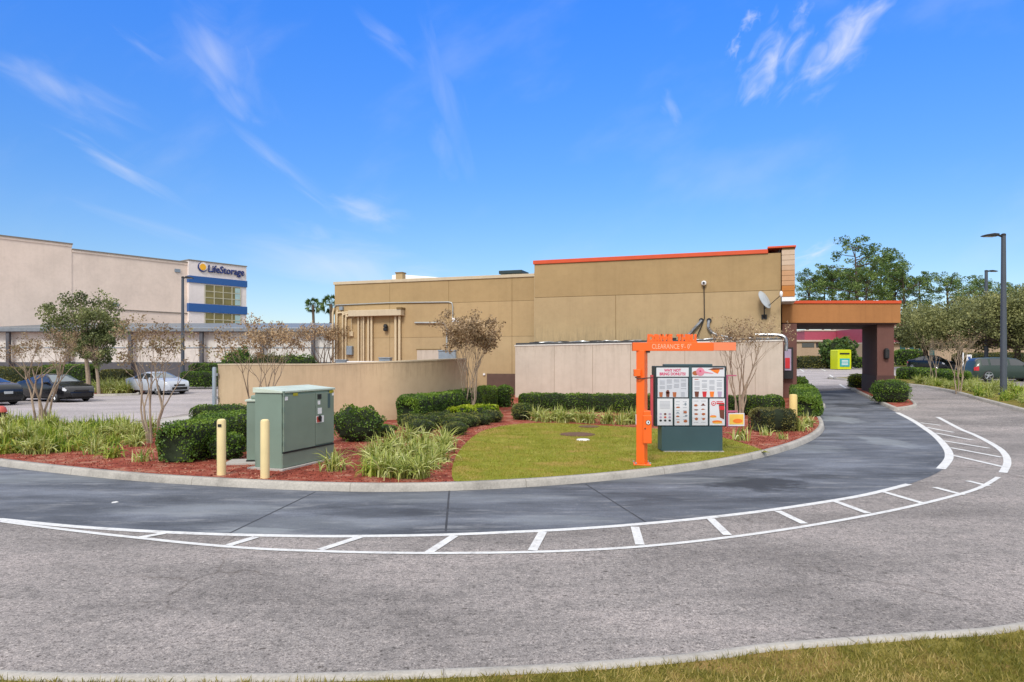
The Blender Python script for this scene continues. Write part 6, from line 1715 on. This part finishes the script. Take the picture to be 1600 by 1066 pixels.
u_ = mth('DIVIDE', x_, yy); v_ = mth('DIVIDE', z_, yy)
front = mth('GREATER_THAN', y_, .05)
total = None
clouds = [(90, 135, 150, 35, 28, 0.38), (190, 262, 144, 16, 29, 0.43), (225, 75, 69, 14, 38, 0.16), (335, 85, 126, 52, 50, 0.41), (375, 155, 69, 38, 45, 0.34), (440, 260, 126, 16, 38, 0.25), (570, 325, 71, 26, 15, 0.55), (605, 60, 80, 21, 42, 0.2), (690, 140, 150, 26, 76, 0.23), (690, 230, 57, 24, 80, 0.18), (1212, 88, 92, 38, -56, 0.77), (1304, 72, 118, 46, -46, 0.85), (1172, 32, 24, 15, -60, 0.54), (1147, 76, 24, 12, -65, 0.45), (1046, 168, 44, 18, 65, 0.25), (1276, 396, 48, 15, -22, 0.59), (1255, 15, 22, 12, -60, 0.32), (540, 412, 195, 46, 8, 0.51), (495, 372, 69, 24, 15, 0.34), (650, 440, 126, 35, 5, 0.4), (250, 360, 172, 14, 18, 0.13)]
nz = nd('ShaderNodeTexNoise'); nz.inputs['Scale'].default_value = 1.0; nz.inputs['Detail'].default_value = 3
for (px, py, ln, wd, an, st) in clouds:
    cu, cv = (px-800)/F, (HOR-py)/F; c_, s_ = math.cos(-R(an)), math.sin(-R(an))
    du = mth('SUBTRACT', u_, cu); dv = mth('SUBTRACT', v_, cv)
    a_ = mth('ADD', mth('MULTIPLY', du, c_*F/ln), mth('MULTIPLY', dv, s_*F/ln))
    b_ = mth('ADD', mth('MULTIPLY', du, -s_*F/wd), mth('MULTIPLY', dv, c_*F/wd))
    cb_ = nd('ShaderNodeCombineXYZ'); Lk.new(a_, cb_.inputs[0]); Lk.new(b_, cb_.inputs[1]); cb_.inputs[2].default_value = px*.13
    k_ = 1.0 if an > 0 else 1.6
    mpn = nd('ShaderNodeMapping'); Lk.new(cb_.outputs[0], mpn.inputs[0]); mpn.inputs['Scale'].default_value = (.8*k_, .75*k_, 1)
    n_ = nd('ShaderNodeTexNoise'); n_.inputs['Scale'].default_value = 1.3; n_.inputs['Detail'].default_value = 6; n_.inputs['Roughness'].default_value = .5; n_.inputs['Distortion'].default_value = .6; Lk.new(mpn.outputs[0], n_.inputs['Vector'])
    e_ = mth('SQRT', mth('ADD', mth('MULTIPLY', a_, a_), mth('MULTIPLY', b_, b_)))
    d_ = mth('SUBTRACT', 1.2, e_)
    d_ = mth('ADD', d_, mth('MULTIPLY', mth('SUBTRACT', n_.outputs['Fac'], .56), 2.6 if an < 0 else 2.2))
    m_ = nd('ShaderNodeMapRange', interpolation_type='SMOOTHSTEP'); Lk.new(d_, m_.inputs[0]); m_.inputs[1].default_value = 0; m_.inputs[2].default_value = 2.0; m_.inputs[3].default_value = 0; m_.inputs[4].default_value = st
    total = m_.outputs[0] if total is None else mth('MAXIMUM', total, m_.outputs[0])
# faint veil
n_ = nd('ShaderNodeTexNoise'); n_.inputs['Scale'].default_value = 2.2; n_.inputs['Detail'].default_value = 6; n_.inputs['Roughness'].default_value = .55
cb_ = nd('ShaderNodeCombineXYZ'); Lk.new(mth('ADD', mth('MULTIPLY', u_, .9), mth('MULTIPLY', v_, 1.3)), cb_.inputs[0]); Lk.new(mth('ADD', mth('MULTIPLY', u_, 1.6), mth('MULTIPLY', v_, -2.4)), cb_.inputs[1]); Lk.new(cb_.outputs[0], n_.inputs['Vector'])
m_ = nd('ShaderNodeMapRange', interpolation_type='SMOOTHSTEP'); Lk.new(n_.outputs['Fac'], m_.inputs[0]); m_.inputs[1].default_value = .5; m_.inputs[2].default_value = .8; m_.inputs[4].default_value = .12
total = mth('MAXIMUM', total, m_.outputs[0])
total = mth('MULTIPLY', total, front)
CW = 8.2
cloudy = mixw(total, skyc, (CW, CW, CW*1.03, 1))
# added white cloud cover overhead and behind the camera, unseen, for neutral fill light
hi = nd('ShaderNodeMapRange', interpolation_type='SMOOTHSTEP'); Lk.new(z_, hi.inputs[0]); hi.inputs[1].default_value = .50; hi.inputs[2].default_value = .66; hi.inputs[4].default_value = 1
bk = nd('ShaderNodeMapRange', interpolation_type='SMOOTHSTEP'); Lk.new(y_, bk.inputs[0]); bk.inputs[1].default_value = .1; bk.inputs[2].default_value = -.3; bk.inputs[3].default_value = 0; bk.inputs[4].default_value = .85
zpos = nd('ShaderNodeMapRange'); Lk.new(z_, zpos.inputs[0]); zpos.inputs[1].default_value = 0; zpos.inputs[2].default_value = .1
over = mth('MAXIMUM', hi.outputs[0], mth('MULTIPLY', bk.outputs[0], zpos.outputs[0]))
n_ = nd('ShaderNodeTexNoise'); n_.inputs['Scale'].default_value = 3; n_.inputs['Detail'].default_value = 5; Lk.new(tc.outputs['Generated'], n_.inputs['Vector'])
FILL = 11.0
fillc = mixw(n_.outputs['Fac'], (FILL*.8, FILL*.82, FILL*.86, 1), (FILL*1.15, FILL*1.13, FILL*1.1, 1))
final = mixw(over, cloudy, fillc)
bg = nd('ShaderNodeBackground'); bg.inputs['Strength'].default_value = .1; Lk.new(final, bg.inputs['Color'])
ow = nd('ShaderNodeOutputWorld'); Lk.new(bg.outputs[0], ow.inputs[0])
sl = bpy.data.lights.new('sun', 'SUN'); sl.energy = 2.2; sl.angle = R(14); sl.color = (1, .955, .89)
so = bpy.data.objects.new('sun', sl); col.objects.link(so)
az, el = R(SUN_AZ), R(SUN_EL)
dirv = Vector((math.sin(az)*math.cos(el), math.cos(az)*math.cos(el), math.sin(el)))
so.rotation_euler = dirv.to_track_quat('Z', 'Y').to_euler(); so.location = (0, 0, 50)

cam = bpy.data.cameras.new('camera'); cam.sensor_width = 36; cam.lens = 36*F/1600
cam.shift_y = (HOR-533)/1600; cam.clip_end = 6000; cam.clip_start = .05
co = bpy.data.objects.new('camera', cam); col.objects.link(co); co.location = (0, 0, EYE); co.rotation_euler = (R(90), 0, 0)
scn.camera = co
scn.view_settings.view_transform = 'Standard'; scn.view_settings.look = 'None'; scn.view_settings.exposure = 0.22; scn.view_settings.gamma = 1
